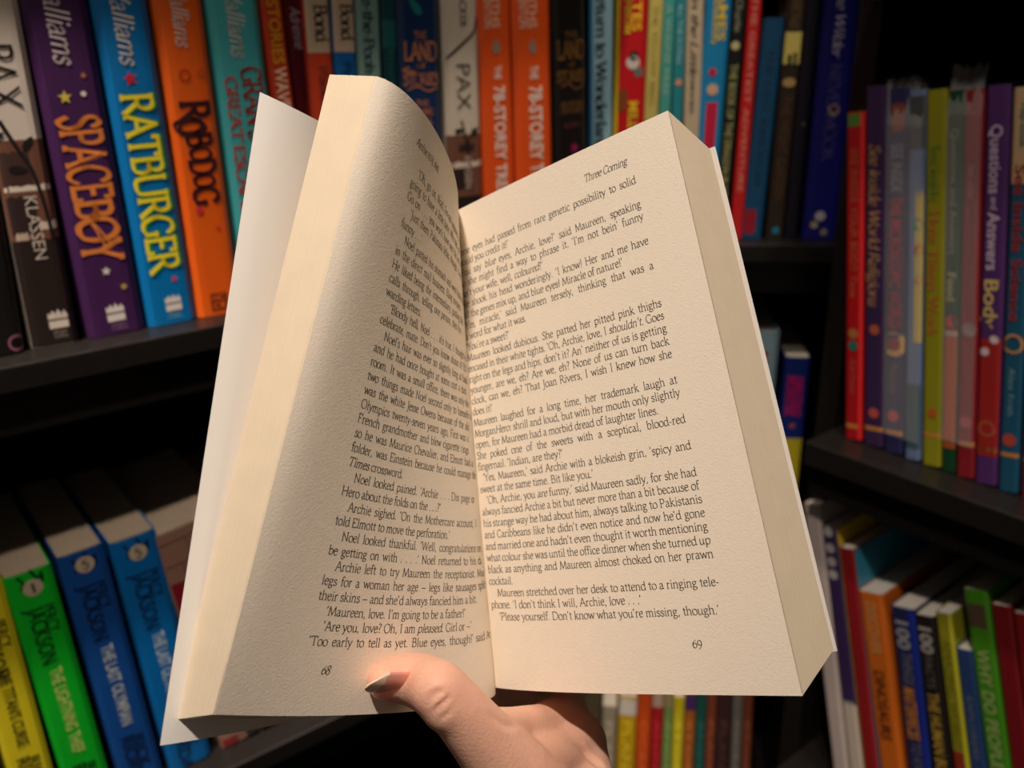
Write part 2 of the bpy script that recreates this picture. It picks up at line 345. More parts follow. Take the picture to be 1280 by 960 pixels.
    def line(b, pts, wd, col, name='drawn_line', lift=.0002):
        """pts = (cx, y) pairs"""
        C_ = np.array([(cx*b.W/2*.97, b.z(y)) for cx, y in pts]); C_ = _cr(C_, 3) if len(C_) > 2 else C_
        P = []; Fc = []
        for i, c in enumerate(C_):
            t = C_[min(i+1, len(C_)-1)]-C_[max(i-1, 0)]; t /= np.linalg.norm(t); nn = np.array([-t[1], t[0]])*wd/2000
            P += [c-nn, c+nn]
            if i: Fc.append((2*i-2, 2*i, 2*i+1, 2*i-1))
        return b.decal(name, P, Fc, col, lift)
WH = (225, 215, 205)
gL = 'novels on the upper shelf of the left bookcase'
def Lb(r0, r1, **k): k.setdefault('H', .205); return Book(FL, r0, r1, Z1, group=gL, **k)
b = Lb((0, -112, -44), (440, -40, 36), col=(22, 18, 18), label='black novel at the far left end of the upper left shelf', hard=True)
b.shape('ring', 432, .75, 5, (150, 90, 110))
def pax(b, yA, top, n):
    b.band(*n['dark'], (38, 27, 24), -1, 1); b.band(*n['brown'], (112, 72, 56), -1, 1)
    for ya, yb, c, x0, x1 in n['patch']: b.band(ya, yb, c, x0, x1, 'picture_patch', .00016, wav=.0008)
    for pts, wd in n['twig']: b.line(pts, wd, (28, 20, 20), 'twig', .00026)
    for y, cx, s, r in n['leaf']: b.shape('leaf', y, cx, s, (26, 20, 22), 'printed_leaf', .0003, rot=r)
b = Lb((0, -42, 19), (438, 38, 106), col=(214, 200, 186), hard=True, label='cream and brown fox novel with leaf twigs, beside the purple spaceship novel')
pax(b, 0, 0, dict(dark=(300, 446), brown=(175, 300), patch=[(190, 232, (66, 44, 38), -.9, .3), (232, 239, (220, 205, 188), -.9, .95), (245, 292, (48, 34, 32), -.9, .2), (278, 288, (210, 190, 170), .2, .95), (290, 299, (190, 170, 150), -.8, -.3)],
    twig=[([(-.6, 150), (-.1, 185), (.35, 215), (.6, 262), (.7, 300)], 2.2), ([(-.9, 160), (-.2, 178)], 1.5)], leaf=[(180, .35, 4.6, .9), (212, -.2, 5, -.1), (170, -.75, 4, .6)]))
b.text('PAX', 52, 136, .62, (24, 20, 20), cx=-.15, font='sans', bold=-.008)
b.text('KLASSEN', 244, 324, .26, (205, 190, 175), cx=.05, font='sans', name='author_name')
b.shape('flame', 400, .25, 5.4, (225, 210, 195), 'publisher_mark'); b.stack('Harper', 415, .3, 4, (170, 155, 140), font='sans', cx=.25, name='publisher_name'); b.stack('Collins', 420.5, .3, 4, (170, 155, 140), font='sans', cx=.25, name='publisher_name')
b = Lb((0, 24, 110), (420, 111, 184), col=(66, 30, 78), hard=True, label='dark purple hardback with orange spaceship lettering and small stars')
b.text('Walliams', -40, 78, .34, (215, 200, 200), thick=10, thin=6, serif=False, slant=.3, name='author_name')
b.shape('star', 95, .45, 2, (190, 110, 80)); b.shape('star', 121, -.25, 4, (215, 190, 80), rot=.3); b.shape('disc', 118, .35, 1.5, WH)
b.text('SPACE', 144, 250, .62, (222, 128, 58), cx=.05, thick=13, thin=7); b.text('B', 250, 273, .55, (222, 128, 58), thick=15, thin=8); b.text('OY', 272, 325, .62, (222, 128, 58), thick=15, thin=8)
b.line([(-.35, 268), (.0, 285), (.35, 308), (.15, 309), (-.1, 285), (-.4, 268)], 1.2, (222, 128, 58), 'printed_orbit')
b.shape('star', 339, 0, 3, WH, rot=.2); b.shape('star', 361, .5, 2.4, (200, 170, 70)); b.shape('flame', 391, .05, 5.3, WH, 'publisher_mark'); b.stack('Harper', 405, .28, 4, (150, 110, 150), font='sans', cx=.1, name='publisher_name'); b.stack('Collins', 410, .28, 4, (150, 110, 150), font='sans', cx=.1, name='publisher_name')
b = Lb((0, 112, 186), (405, 188, 247), col=(0, 112, 178), hard=True, label='bright blue hardback with green-edged yellow serif capitals')
b.text('Walliams', -30, 79, .34, WH, thick=10, thin=6, serif=False, slant=.3, name='author_name'); b.shape('star', 98, -.1, 4.5, (200, 30, 60), rot=.5)
b.text('RATBURGER', 117, 339, .56, (20, 130, 80), cx=.07, thick=20, thin=12, lift=.0003); b.text('RATBURGER', 117, 339, .56, (242, 222, 50), thick=13, thin=6, lift=.0004)
b.shape('star', 350, .3, 2.5, (210, 60, 90)); b.shape('flame', 379, .1, 5, WH, 'publisher_mark'); b.stack('Harper', 391, .28, 3.6, (120, 180, 200), font='sans', cx=.1, name='publisher_name'); b.stack('Collins', 395.5, .28, 3.6, (120, 180, 200), font='sans', cx=.1, name='publisher_name')
b = Lb((0, 189, 255), (395, 250, 302), col=(238, 98, 22), hard=True, label='bright orange hardback with dark cog-like lettering beside the blue one')
b.text('Walliams', -25, 57, .32, WH, thick=10, thin=6, serif=False, slant=.3, name='author_name'); b.shape('ring', 94, -.15, 3.6, (190, 50, 20)); b.shape('ring', 92, .55, 2.6, (200, 80, 40))
for s_, ya, yb, h in (('R', 126, 150, .56), ('o', 148, 168, .8), ('B', 166, 184, .5), ('O', 184, 201, .42), ('D', 199, 218, .52), ('O', 218, 234, .42), ('G', 233, 256, .5)):
    b.text(s_, ya, yb, h, (62, 22, 30), cx=.08, thick=17, thin=10)
b.shape('disc', 262, -.3, 2.6, (215, 50, 60)); b.shape('star', 286, .4, 2, (205, 60, 50)); b.shape('rect', 376, 0, 5.4, (90, 40, 24), 'publisher_mark'); b.stack('HC', 371.5, .3, 7, (238, 98, 22), font='sans', bold=.03, name='publisher_mark', lift=.0004); b.stack('CB', 381, .3, 7, (238, 98, 22), font='sans', bold=.03, name='publisher_mark', lift=.0004)
b = Lb((0, 258, 324), (300, 299, 356), col=(72, 178, 182), hard=True, label='turquoise hardback with dark red capitals, partly behind the open book')
b.text('Walliams', -25, 70, .32, WH, thick=10, thin=6, serif=False, slant=.3, name='author_name'); b.text("GRAN'S", 84, 175, .38, (150, 45, 40), cx=.36, thick=14, thin=6); b.text('GREAT ESCAPE', 95, 262, .22, (185, 70, 62), cx=-.5, thick=14, thin=6)
b = Lb((0, 327, 352), (120, 341, 367), col=(196, 62, 30), label='orange red story book with yellow lettering beside the turquoise novel')
b.text("DIARY'S STORIES", -90, 80, .55, (226, 165, 40), font='sans', bold=.01); b.text('WAVE', 84, 135, .6, (235, 205, 175), font='sans', bold=.01)
b = Lb((0, 353, 379), (130, 370, 400), col=(92, 14, 30), label='dark maroon novel with white handwritten title', back=.006)
b.text('Adrienne', 8, 60, .4, (200, 180, 190), thick=8, thin=5, serif=False, slant=.3); b.text('The Rising Sun', 60, 125, .22, (60, 10, 30), font='sans')
b = Lb((0, 380, 412), (110, 389, 419), col=(205, 66, 34), label='paperback with cream top and orange foot behind the page block'); b.band(-60, 66, (206, 180, 152)); b.text('Bond', 6, 52, .5, (38, 30, 30), cx=.2); b.text('Paddington', 82, 180, .34, (120, 60, 50), cx=.1)
b = Lb((0, 415, 443), (110, 421, 448), col=(16, 98, 168), label='paperback with cream top and bright blue foot'); b.band(-60, 65, (206, 180, 152)); b.text('Bond', 5, 50, .5, (38, 30, 30), cx=.2); b.text('Paddington', 76, 175, .34, (20, 60, 110), cx=.1)
b = Lb((0, 446, 475), (110, 450, 479), col=(124, 158, 152), label='pale grey green paperback with a dark serif title running down it'); b.text('Winnie-the-Pooh', -60, 92, .42, (45, 70, 70), cx=-.1)
b = Lb((0, 477, 494), (110, 481, 499), col=(22, 74, 78), label='narrow dark teal book left of the navy hardback with copper lettering', back=.004); b.band(25, 60, (30, 100, 100)); b.text('Stories', 60, 120, .4, (60, 120, 120), font='sans')
b = Lb((0, 497, 549), (200, 505, 555), col=(20, 48, 88), label='navy fairy tale hardback with ornate copper lettering', hard=True)
cc = (196, 122, 74)
b.stack('THE', 44, .3, 9, cc); b.stack('LAND', 64, .8, 22, cc, thick=12); b.stack('of', 82, .2, 6, cc); b.stack('STORIES', 99, .86, 14, cc, thick=12); b.line([(-.6, 84), (-.9, 88), (-.3, 90)], 1.1, cc, 'flourish'); b.line([(-.7, 112), (-.2, 108), (.3, 114), (.8, 110)], 1., cc, 'flourish')
b.stack('THE', 129, .32, 7, cc); b.stack('WISHING', 140, .55, 8, cc); b.stack('SPELL', 151, .5, 8, cc); b.shape('leaf', 8, -.2, 7, (30, 120, 120), 'printed_leaf', rot=2.3)
b = Lb((0, 553, 598), (235, 562, 605), col=(208, 194, 174), hard=True, label='cream and brown fox novel with a twig, beside the orange treehouse books')
pax(b, 0, 0, dict(dark=(245, 300), brown=(168, 245), patch=[(180, 190, (52, 36, 34), -.4, .5), (202, 209, (214, 196, 178), -.95, .95), (210, 236, (46, 34, 32), -.9, .1)],
    twig=[([(.95, 20), (.7, 40), (0, 55), (-.9, 72)], 2.), ([(-.2, 150), (.0, 172), (.2, 200), (.3, 240)], 1.8), ([(.5, 160), (.2, 176), (0, 186)], 1.4)], leaf=[(163, -.35, 4, .1), (165, .6, 4, 1.0)]))
b.text('PAX', 78, 137, .4, (40, 34, 32), cx=.0, font='sans', bold=-.008); b.text('PENNYPACKER', -60, 34, .2, (90, 80, 75), cx=.1, font='sans', name='author_name'); b.text('KLASSEN', 195, 235, .2, (200, 180, 160), cx=.1, font='sans', name='author_name')
for i, (x0, x1, x2, x3) in enumerate(((599, 639, 607, 646), (641, 689, 648, 693))):
    b = Lb((0, x0, x1), (240, x2, x3), col=(228, 84, 26), hard=True, label=('orange treehouse novel directly right of the cream fox novel', 'orange treehouse novel directly left of the black gold-lettered hardback')[i])
    b.text('GRIFFITHS', -50, 35, .22, (235, 190, 160), cx=-.02, font='sans', bold=.015, name='author_name'); b.text('DENTON', -12, 35, .22, (235, 190, 160), cx=-.5, font='sans', bold=.015, name='author_name')
    b.shape('bird', 58, -.05, 5, (150, 125, 110), 'publisher_mark'); b.text('THE', 82, 99, .2, (240, 220, 205), cx=0, font='sans', bold=.02); b.text('78-STOREY TREEHOUSE', 107, 300, .34, (240, 220, 205), cx=.05, font='sans', bold=.02)
gM = 'novels on the upper shelf of the middle bookcase'
b = Lb((0, 692, 733), (180, 696, 735), col=(22, 17, 17), label='black fairy tale hardback with ornate dull gold lettering', hard=True); cc = (122, 84, 38)
b.stack('THE', 43, .4, 7, cc); b.stack('LAND', 62, .85, 22, cc, thick=12); b.stack('of', 80, .2, 6, cc); b.stack('STORIES', 95, .88, 13, cc, thick=12); b.line([(-.7, 108), (-.2, 104), (.3, 112), (.8, 106)], 1., cc, 'flourish'); b.stack('AN AUTHOR\'S', 130, .7, 6, cc); b.stack('ODYSSEY', 138, .7, 6, cc); b.stack('BOOK 5', 156, .5, 5, (120, 60, 50)); b.shape('star', 185, .1, 5, (150, 30, 80))
def Mb(r0, r1, **k): k.setdefault('H', .20); return Book(FM, r0, r1, Z1, group=gM, **k)
b = Mb((0, 735, 766), (180, 735, 764), col=(150, 192, 206), label='pale blue novel with a black serif title down its spine'); b.band(-80, 300, (60, 130, 175), -.97, -.6); b.text('Return to Wonderland', -20, 190, .42, (40, 50, 62), cx=.1, thick=13)
b = Mb((0, 768, 811), (180, 766, 803), col=(184, 14, 24), label='red joke novel with yellow edge stripe and yellow lettering'); b.band(-80, 300, (196, 172, 30), -.97, -.7); b.text('PIRATES', -50, 39, .3, (226, 186, 30), cx=.35, font='sans', bold=.02); b.text('RANSOM', -20, 42, .18, (226, 186, 30), cx=-.2, font='sans', bold=.02, name='author_name')
b.shape('disc', 78, .2, 5.5, (200, 190, 180)); b.shape('disc', 70, .25, 4, (24, 22, 28)); b.shape('rect', 90, .6, 3.5, (20, 120, 110)); b.text('MILLIONS', 126, 200, .3, (226, 186, 30), cx=.3, font='sans', bold=.02); b.shape('disc', 125, -.4, 4, (120, 60, 20), asp=2.5)
b = Mb((0, 812, 829), (160, 804, 822), col=(188, 172, 92), label='pale yellow narrow paperback right of the red joke novel'); b.text('THE YELLOW BIRD', 5, 130, .4, (170, 150, 70), font='sans')
b = Mb((0, 830, 844), (150, 823, 838), col=(66, 150, 138), label='sea green paperback between the pale yellow and teal ones'); b.text('A WAINE FREE', 6, 120, .45, (150, 190, 170), font='sans')
b = Mb((0, 845, 858), (150, 839, 853), col=(38, 126, 136), label='narrow teal paperback left of the cream book with cursive title'); b.text('ALL THE FLYING', 5, 80, .45, (150, 200, 200), font='sans'); b.shape('disc', 103, .1, 2.6, (210, 140, 110))
b = Mb((0, 859, 880), (160, 854, 875), col=(190, 172, 142), label='cream paperback with dark cursive title'); b.text('In the Little', -10, 96, .42, (60, 52, 50), thick=9, serif=False, slant=.3); b.text('stories', 98, 140, .3, (60, 52, 50), thick=9, serif=False, slant=.3)
b = Mb((0, 882, 916), (180, 871, 900), col=(24, 128, 178), label='blue joke novel with yellow capitals and a red block'); b.text('JAMES', -20, 51, .32, (222, 190, 30), cx=.35, font='sans', bold=.02); b.text('ANDERSON', -20, 54, .17, (222, 190, 30), cx=-.2, font='sans', bold=.02, name='author_name')
b.shape('disc', 112, 0, 4.6, (205, 170, 140)); b.shape('disc', 90, -.1, 3.2, (190, 30, 50)); b.band(128, 185, (190, 26, 62), -.4, .5, 'title_block')
b = Mb((0, 917, 933), (240, 895, 914), col=(20, 24, 20), label='black novel with pale yellow capitals left of the thin red book', top=-12); b.shape('disc', 57, -.1, 3.4, (196, 186, 132)); b.text('THE BOOK OF THE DRAGON BLADE', 80, 250, .5, (170, 170, 112), font='sans', bold=.01); b.text('Charlie', -2, 40, .4, (170, 170, 150), thick=9, serif=False)
b = Mb((0, 936, 953), (240, 917, 932), col=(198, 32, 34), label='thin bright red paperback on the upper middle shelf', top=-12); b.text('THE GREATEST ADVENTURE', -5, 240, .4, (232, 150, 130), font='sans')
b = Mb((30, 954, 981), (240, 933, 958), col=(22, 72, 108), label='dark blue hardback with its top just in view', top=22); b.text('THE LAST KINGDOM', 60, 230, .35, (24, 60, 84), font='sans'); b.band(262, 292, (150, 24, 40), -.9, .2)
b = Mb((0, 985, 1008), (240, 962, 984), col=(46, 36, 28), label='dark brown book with a yellow moonlit picture on its spine', top=-14)
b.text('BRAVE TALES', -10, 36, .5, (110, 90, 50), font='sans'); b.band(40, 80, (206, 190, 100), -.9, .9, 'printed_picture'); b.shape('rect', 76, -.2, 1.6, (30, 28, 22), asp=3); b.shape('rect', 74, .4, 1.3, (30, 28, 22), asp=4); b.shape('disc', 103, 0, 5.2, (176, 140, 90), asp=.7); b.text('THE NIGHT GARDEN', 120, 250, .5, (90, 62, 38), font='sans'); b.shape('disc', 288, .1, 3, (20, 120, 150))
b = Mb((0, 1009, 1027), (240, 985, 1003), col=(15, 14, 26), label='near black book between the moonlit book and the navy one', top=-14)
b.shape('star', 155, .2, 2, (90, 90, 90))
b = Mb((0, 1030, 1076), (240, 1008, 1052), col=(30, 30, 128), label='thick navy hardback at the right end of the upper middle shelf', top=-14, hard=True)
b.text('Caroline Wilder', -60, 70, .26, (220, 215, 240), thick=9, thin=6, serif=False, slant=.3, name='author_name'); b.text('NEVERMOOR', 80, 200, .3, (84, 84, 150)); b.shape('disc', 137, .1, 4.6, (200, 170, 150)); b.shape('disc', 137, .1, 2.4, (90, 30, 50), lift=.0004); b.shape('disc', 270, -.1, 4.2, (215, 205, 215)); b.shape('disc', 281, -.4, 3, (200, 190, 140)); b.shape('disc', 290, .2, 3, (160, 150, 120))
# middle case, lower shelves
gM2 = 'books on the second shelf of the middle bookcase'; Z2 = SH[1]; Z3 = SH[0]
def M2(r0, r1, **k): return Book(FM, r0, r1, Z2, group=gM2, **k)
xs = [(640, 668, (120, 60, 30)), (670, 702, (40, 80, 60)), (704, 745, (150, 130, 90)), (747, 780, (60, 50, 90)), (782, 822, (150, 40, 40)), (824, 860, (40, 90, 120)), (862, 902, (180, 150, 60)), (904, 928, (190, 90, 40))]
M2((430, 930, 975), (590, 918, 958), col=(150, 182, 194), top=414, label='pale blue book beside the right edge of the open book', hard=True).text('RED', 438, 470, .5, (190, 30, 50), cx=-.1, font='sans', bold=.02)
b = M2((450, 982, 1014), (590, 970, 999), col=(24, 44, 122), top=447, label='blue book with magenta block letters behind the open book', depth=.12)
b.text('AMAZING', 470, 520, .34, (196, 30, 110), cx=.25, font='sans', bold=.03); b.text('MONSTER', 470, 520, .34, (196, 30, 110), cx=-.4, font='sans', bold=.03); b.shape('disc', 532, 0, 2.6, (180, 90, 60)); b.band(548, 620, (206, 186, 40))
gM3 = 'books on the bottom shelf of the middle bookcase'
for xa, xb, c, lb, tp, bits in (
    (700, 724, (60, 60, 66), 'dark grey book on the bottom shelf, mostly behind the hand', 868, None),
    (726, 748, (96, 84, 60), 'olive brown book on the bottom shelf beside the hand', 862, None),
    (750, 768, (176, 164, 140), 'off white book at the left of the bottom middle row', 884, None),
    (770, 793, (206, 166, 30), 'golden yellow book with a white cap at its top', 872, (225, 215, 200)),
    (794, 811, (214, 82, 30), 'orange red book on the bottom middle shelf', 862, None),
    (812, 826, (176, 34, 40), 'crimson book on the bottom middle shelf', 862, (200, 170, 150)),
    (827, 838, (120, 150, 80), 'leaf green slim book on the bottom middle shelf', 862, (170, 150, 110)),
    (839, 852, (214, 196, 40), 'lemon yellow slim book on the bottom middle shelf', 872, None),
    (853, 866, (168, 96, 40), 'orange brown slim book with a violet top', 866, (80, 50, 110)),
    (867, 880, (34, 86, 78), 'dark green slim book on the bottom middle shelf', 860, None),
    (881, 892, (130, 66, 44), 'rust brown slim book on the bottom middle shelf', 858, None),
    (893, 912, (64, 40, 40), 'dark brown book near the right of the bottom row', 860, None),
    (913, 925, (112, 108, 100), 'grey slim book near the right of the bottom row', 860, None),
    (926, 938, (120, 62, 40), 'brown red slim book at the right end of the bottom row', 860, None)):
    b = Book(FM, (870, xa+4, xb+4), (960, xa, xb), Z3, top=tp, col=c, label=lb, group=gM3)
    if bits: b.band(tp+2, tp+22, bits)
    b.text(random.choice(['STORIES', 'ANIMALS', 'PLANETS', 'OCEANS']), 900, 1000, .45, tuple(min(255, int(q*1.25+20)) for q in c), font='sans')
# left case, lower shelf
gL2 = 'novels on the lower shelf of the left bookcase'
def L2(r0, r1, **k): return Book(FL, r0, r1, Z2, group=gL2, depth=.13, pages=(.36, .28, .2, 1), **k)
def pj(b, n, t, ytop, ink_, num, ys, yt, name2):
    b.shape('disc', ys, .05, 6, (196, 178, 150), 'number_disc', .00028); b.stack(num, ys, .14, 11, (30, 40, 60), lift=.0004, cx=.05, name='series_number')
    b.line([(-.5, ytop+6), (-.3, ytop+14), (-.45, ytop+22)], 1.6, ink_, 'printed_bolt'); b.line([(.1, ytop+2), (.35, ytop+14), (.55, ytop+8), (.5, ytop+20)], 1.8, ink_, 'printed_bolt')
    b.text('PERCY', ys+24, ys+58, .26, ink_, cx=.42, font='sans', bold=.0); b.text('JACKSON', ys+24, ys+92, .34, ink_, cx=-.12, font='sans', bold=.01)
    b.text(t, yt[0], yt[1], .26, yt[2], cx=.0, font='sans', bold=.015); b.text('RICK', yt[1]+15, yt[1]+55, .25, ink_, cx=.3, font='sans', bold=.01, name='author_name'); b.text('RIORDAN', yt[1]+12, yt[1]+90, .3, ink_, cx=-.2, font='sans', bold=.01, name='author_name')
b = L2((722, -62, 3), (960, 8, 66), col=(232, 214, 36), top=726, label='yellow fantasy paperback at the left frame edge, lower shelf'); pj(b, 3, "THE TITAN'S CURSE", 735, (40, 36, 20), '3', 755, (836, 932, (60, 50, 20)), 0)
b = L2((710, 4, 60), (960, 69, 140), col=(16, 186, 40), top=716, label='bright green fantasy paperback with a round numbered disc, lower shelf'); pj(b, 1, 'THE LIGHTNING THIEF', 712, (14, 44, 20), '1', 735, (835, 940, (205, 225, 120)), 0)
b = L2((685, 68, 129), (960, 144, 205), col=(20, 76, 150), top=690, label='mid blue fantasy paperback directly right of the bright green one'); pj(b, 5, 'THE LAST OLYMPIAN', 690, (10, 26, 60), '5', 706, (806, 905, (190, 200, 200)), 0)
b = L2((668, 136, 193), (960, 209, 272), col=(6, 104, 176), top=672, label='brighter blue fantasy paperback directly left of the brick-patterned book'); pj(b, 5, 'THE LAST OLYMPIAN', 672, (8, 40, 80), '5', 691, (790, 880, (190, 210, 220)), 0)
b = L2((660, 197, 290), (960, 276, 392), col=(150, 112, 94), top=652, label='thick book with a pinkish brick pattern and red patch, partly behind the open book')
b.band(712, 760, (140, 20, 40), -.95, .0, 'red_patch')
b.band(905, 935, (140, 40, 40), -.95, -.55, 'red_patch')
for i in range(11):
    y = 665+i*27
    b.line([(-.95, y), (-.3, y-1), (.4, y-3), (.95, y-2)], .7, (104, 70, 60), 'mortar_line')
    for cx in ((-.55, .1, .7) if i % 2 else (-.3, .4)): b.line([(cx, y), (cx, y+26)], .7, (104, 70, 60), 'mortar_line', .00022)
b.band(905, 990, (52, 50, 56), -.3, .95, 'printed_dark_patch')  # dark print on the lower right of the spine
L2((700, 296, 345), (960, 398, 452), col=(40, 30, 32), H=.19, label='dark brown book on the lower left shelf under the open book')
L2((700, 349, 385), (960, 457, 500), col=(20, 18, 22), H=.18, label='black book on the lower left shelf beside the thumb')
# right case
gR = 'reference books on the upper shelf of the right bookcase'
def Rb(r0, r1, **k): k.setdefault('depth', .22); return Book(FR, r0, r1, ZR, group=gR, **k)
gold = (196, 130, 60)
def foot(b, y): b.band(y, y+5, gold, name='gold_stripe')
b = Rb((200, 1058, 1079), (520, 1055, 1077), col=(176, 20, 26), top=140, label='red picture book at the left end of the right shelf', back=.0); b.band(142, 158, (84, 130, 50), wav=.002); b.text('SEE INSIDE YOUR BODY Time', 185, 372, .42, (200, 96, 60), font='sans'); b.shape('disc', 432, 0, 4, (40, 110, 90)); b.shape('disc', 417, 0, 4, (170, 110, 60)); b.text('Kate Davies', 450, 492, .3, (190, 90, 90), font='sans', name='author_name'); b.band(135, 560, (220, 40, 44), .6, .97, lift=.0002); foot(b, 530)
b = Rb((200, 1081, 1107), (520, 1079, 1103), col=(58, 38, 78), top=107, label='dark purple reference book with gold script, second from the left end'); b.text('See inside World Religions', 180, 382, .5, (186, 140, 100), thick=11, thin=6, serif=False, slant=.2); b.shape('disc', 412, .1, 4, (180, 90, 60)); b.shape('disc', 516, .1, 4.2, (190, 80, 70)); foot(b, 533)
b = Rb((200, 1109, 1134), (520, 1105, 1128), col=(44, 42, 84), top=110, label='indigo reference book with crimson capitals and a round orange emblem'); b.text('SEE INSIDE', 180, 240, .55, (140, 140, 165), font='sans', bold=.01); b.text('THE MICROSCOPIC WORLD', 246, 410, .6, (176, 30, 60), font='sans', bold=.02); b.band(130, 164, (140, 70, 50), -.6, .7, 'printed_picture', wav=.002); b.shape('disc', 430, 0, 9.5, (206, 160, 100)); b.shape('disc', 430, 0, 5, (140, 50, 40), lift=.0004); b.shape('disc', 520, 0, 4.6, (190, 70, 70)); b.text('Minna Lacey', 455, 492, .4, (130, 115, 110), font='sans', name='author_name'); foot(b, 538)
b = Rb((200, 1136, 1154), (520, 1130, 1151), col=(104, 124, 160), top=112, label='grey blue picture book with a yellow patch in the right row'); b.band(120, 186, (70, 76, 74)); b.band(242, 428, (204, 182, 90), .0, .95, 'printed_picture', wav=.004); b.shape('disc', 312, .5, 3.6, (190, 60, 40)); b.shape('disc', 280, .3, 4, (60, 140, 120)); b.shape('disc', 350, .5, 3, (196, 120, 60)); b.band(480, 560, (60, 90, 100), lift=.0002)
b = Rb((200, 1156, 1182), (520, 1153, 1176), col=(142, 140, 26), top=112, label='lime green picture book in the upper right row'); b.text('See inside', 180, 250, .5, (110, 140, 50), font='sans', bold=.01); b.text('How Things Work', 262, 420, .5, (190, 110, 50), font='sans', bold=.01); b.shape('disc', 516, .1, 3.6, (180, 90, 40)); foot(b, 541)
b = Rb((200, 1184, 1202), (520, 1178, 1194), col=(20, 64, 40), top=113, label='dark green question and answer book with an orange foot'); b.text('Questions and Answers', 160, 318, .5, (150, 150, 120), font='sans', bold=.0); b.text('Food', 340, 376, .6, (186, 180, 110), font='sans', bold=.01); b.band(412, 560, (176, 84, 40)); b.shape('disc', 402, .1, 4.4, (190, 60, 40)); b.band(414, 420, (180, 160, 150), lift=.0003); foot(b, 549)
b = Rb((200, 1204, 1227), (520, 1196, 1219), col=(138, 30, 40), top=112, label='dull red book left of the one that is purple above and red below'); b.text('See under', 206, 250, .35, (190, 120, 120), font='sans'); b.text('Questions Answers', 256, 386, .4, (150, 70, 70), font='sans'); b.shape('disc', 412, .1, 5, (150, 120, 120)); b.shape('disc', 528, 0, 4.6, (176, 80, 80)); foot(b, 552)
b = Rb((200, 1229, 1261), (520, 1221, 1247), col=(82, 46, 104), top=106, label='question and answer book, purple above and red below'); b.band(424, 570, (158, 36, 34)); b.text('Questions', 155, 242, .5, (196, 176, 200), font='sans', bold=.02); b.text('and', 246, 262, .3, (196, 176, 200), font='sans', bold=.01); b.text('Answers', 266, 338, .5, (196, 176, 200), font='sans', bold=.02); b.text('Body', 348, 412, .6, (206, 180, 110), font='sans', bold=.02); b.shape('disc', 424, .4, 3, (210, 190, 190)); b.shape('disc', 440, -.4, 3, (210, 190, 190)); b.shape('ring', 536, 0, 6, (176, 90, 60)); foot(b, 559)
b = Rb((200, 1264, 1289), (520, 1250, 1276), col=(30, 84, 112), top=108, label='science flap book, cream above and blue below'); b.band(100, 230, (196, 166, 124)); b.text('Flap book', 128, 184, .3, (70, 110, 110), cx=.1, font='sans', bold=.01); b.text('See inside Science', 205, 402, .5, (150, 44, 50), font='sans', bold=.02); b.shape('ring', 430, 0, 7, (190, 140, 90)); b.text('Alex Frith', 460, 520, .3, (120, 160, 170), font='sans', name='author_name'); b.shape('disc', 550, 0, 4.6, (180, 70, 60)); foot(b, 566)
b = Rb((200, 1291, 1318), (520, 1279, 1306), col=(150, 34, 44), top=108, label='crimson book cut off by the right frame edge on the upper shelf'); foot(b, 574)
# lower right shelf, leaning
gR2 = 'annuals leaning on the lower shelf of the right bookcase'; ZR2 = ZR-PITCHZ
def R2(r0, r1, **k): k.setdefault('depth', .2); k.setdefault('pages', (.75, .70, .62, 1)); return Book(FR, r0, r1, ZR2, group=gR2, **k)
b = R2((700, 1012, 1030), (960, 1040, 1060), col=(196, 180, 174), top=632, label='whitish grey annual at the left end of the lower right shelf')
b = R2((700, 1031, 1048), (960, 1061, 1079), col=(60, 42, 86), top=660, label='purple annual with pale round spots beside the red one')
for y in (665, 685, 702, 718): b.shape('disc', y, 0, 4.4, (186, 180, 176))
b.band(878, 1000, (206, 190, 174), wav=.003); b.board((226, 196, 50))
b = R2((700, 1050, 1067), (960, 1080, 1097), col=(150, 30, 34), top=686, label='brick red annual left of the orange dinosaur book')
b.board((60, 140, 170)); b = R2((760, 1074, 1104), (960, 1099, 1128), col=(206, 104, 30), top=742, label='orange dinosaur book with black capitals'); b.text('DISCOVER', 752, 818, .4, (206, 150, 90), font='sans', bold=.02); b.text('DINOSAURS', 838, 925, .42, (70, 34, 22), font='sans', bold=.02)
b = R2((760, 1113, 1141), (960, 1133, 1164), col=(34, 40, 84), top=760, label='navy facts book with 100 and yellow capitals'); b.text('100', 772, 812, .5, (150, 150, 160), cx=-.1, font='sans', bold=.03); b.text('THINGS', 816, 856, .4, (110, 110, 130), font='sans', bold=.01); b.text('MASTERPIECES', 860, 925, .46, (206, 130, 50), cx=-.1, font='sans', bold=.02); b.band(750, 1000, (26, 44, 140), .45, .97); b.text('TO KNOW', 928, 985, .4, (110, 110, 140), font='sans')
b = R2((775, 1143, 1167), (960, 1166, 1189), col=(36, 28, 30), top=770, label='black facts book with 100 and mustard capitals'); b.text('100', 780, 817, .6, (170, 165, 160), font='sans', bold=.03); b.text('FACTS', 820, 860, .4, (110, 105, 100), font='sans'); b.text('THE HUMAN BODY', 866, 985, .55, (186, 152, 60), font='sans', bold=.02)
b = R2((775, 1169, 1190), (960, 1193, 1211), col=(150, 148, 36), top=767, label='olive yellow annual between the black and slim blue ones'); b.text('AMAZING WORLD', 800, 935, .5, (120, 116, 30), font='sans'); b.band(760, 1000, (200, 196, 50), .6, .97, lift=.0002); b.band(940, 1000, (150, 50, 30), -.9, .5)
b = R2((812, 1194, 1214), (960, 1213, 1232), col=(44, 70, 120), top=812, label='slim blue book lower than its neighbours on the right shelf'); b.text('EXPLORERS', 870, 950, .35, (110, 120, 140), font='sans')
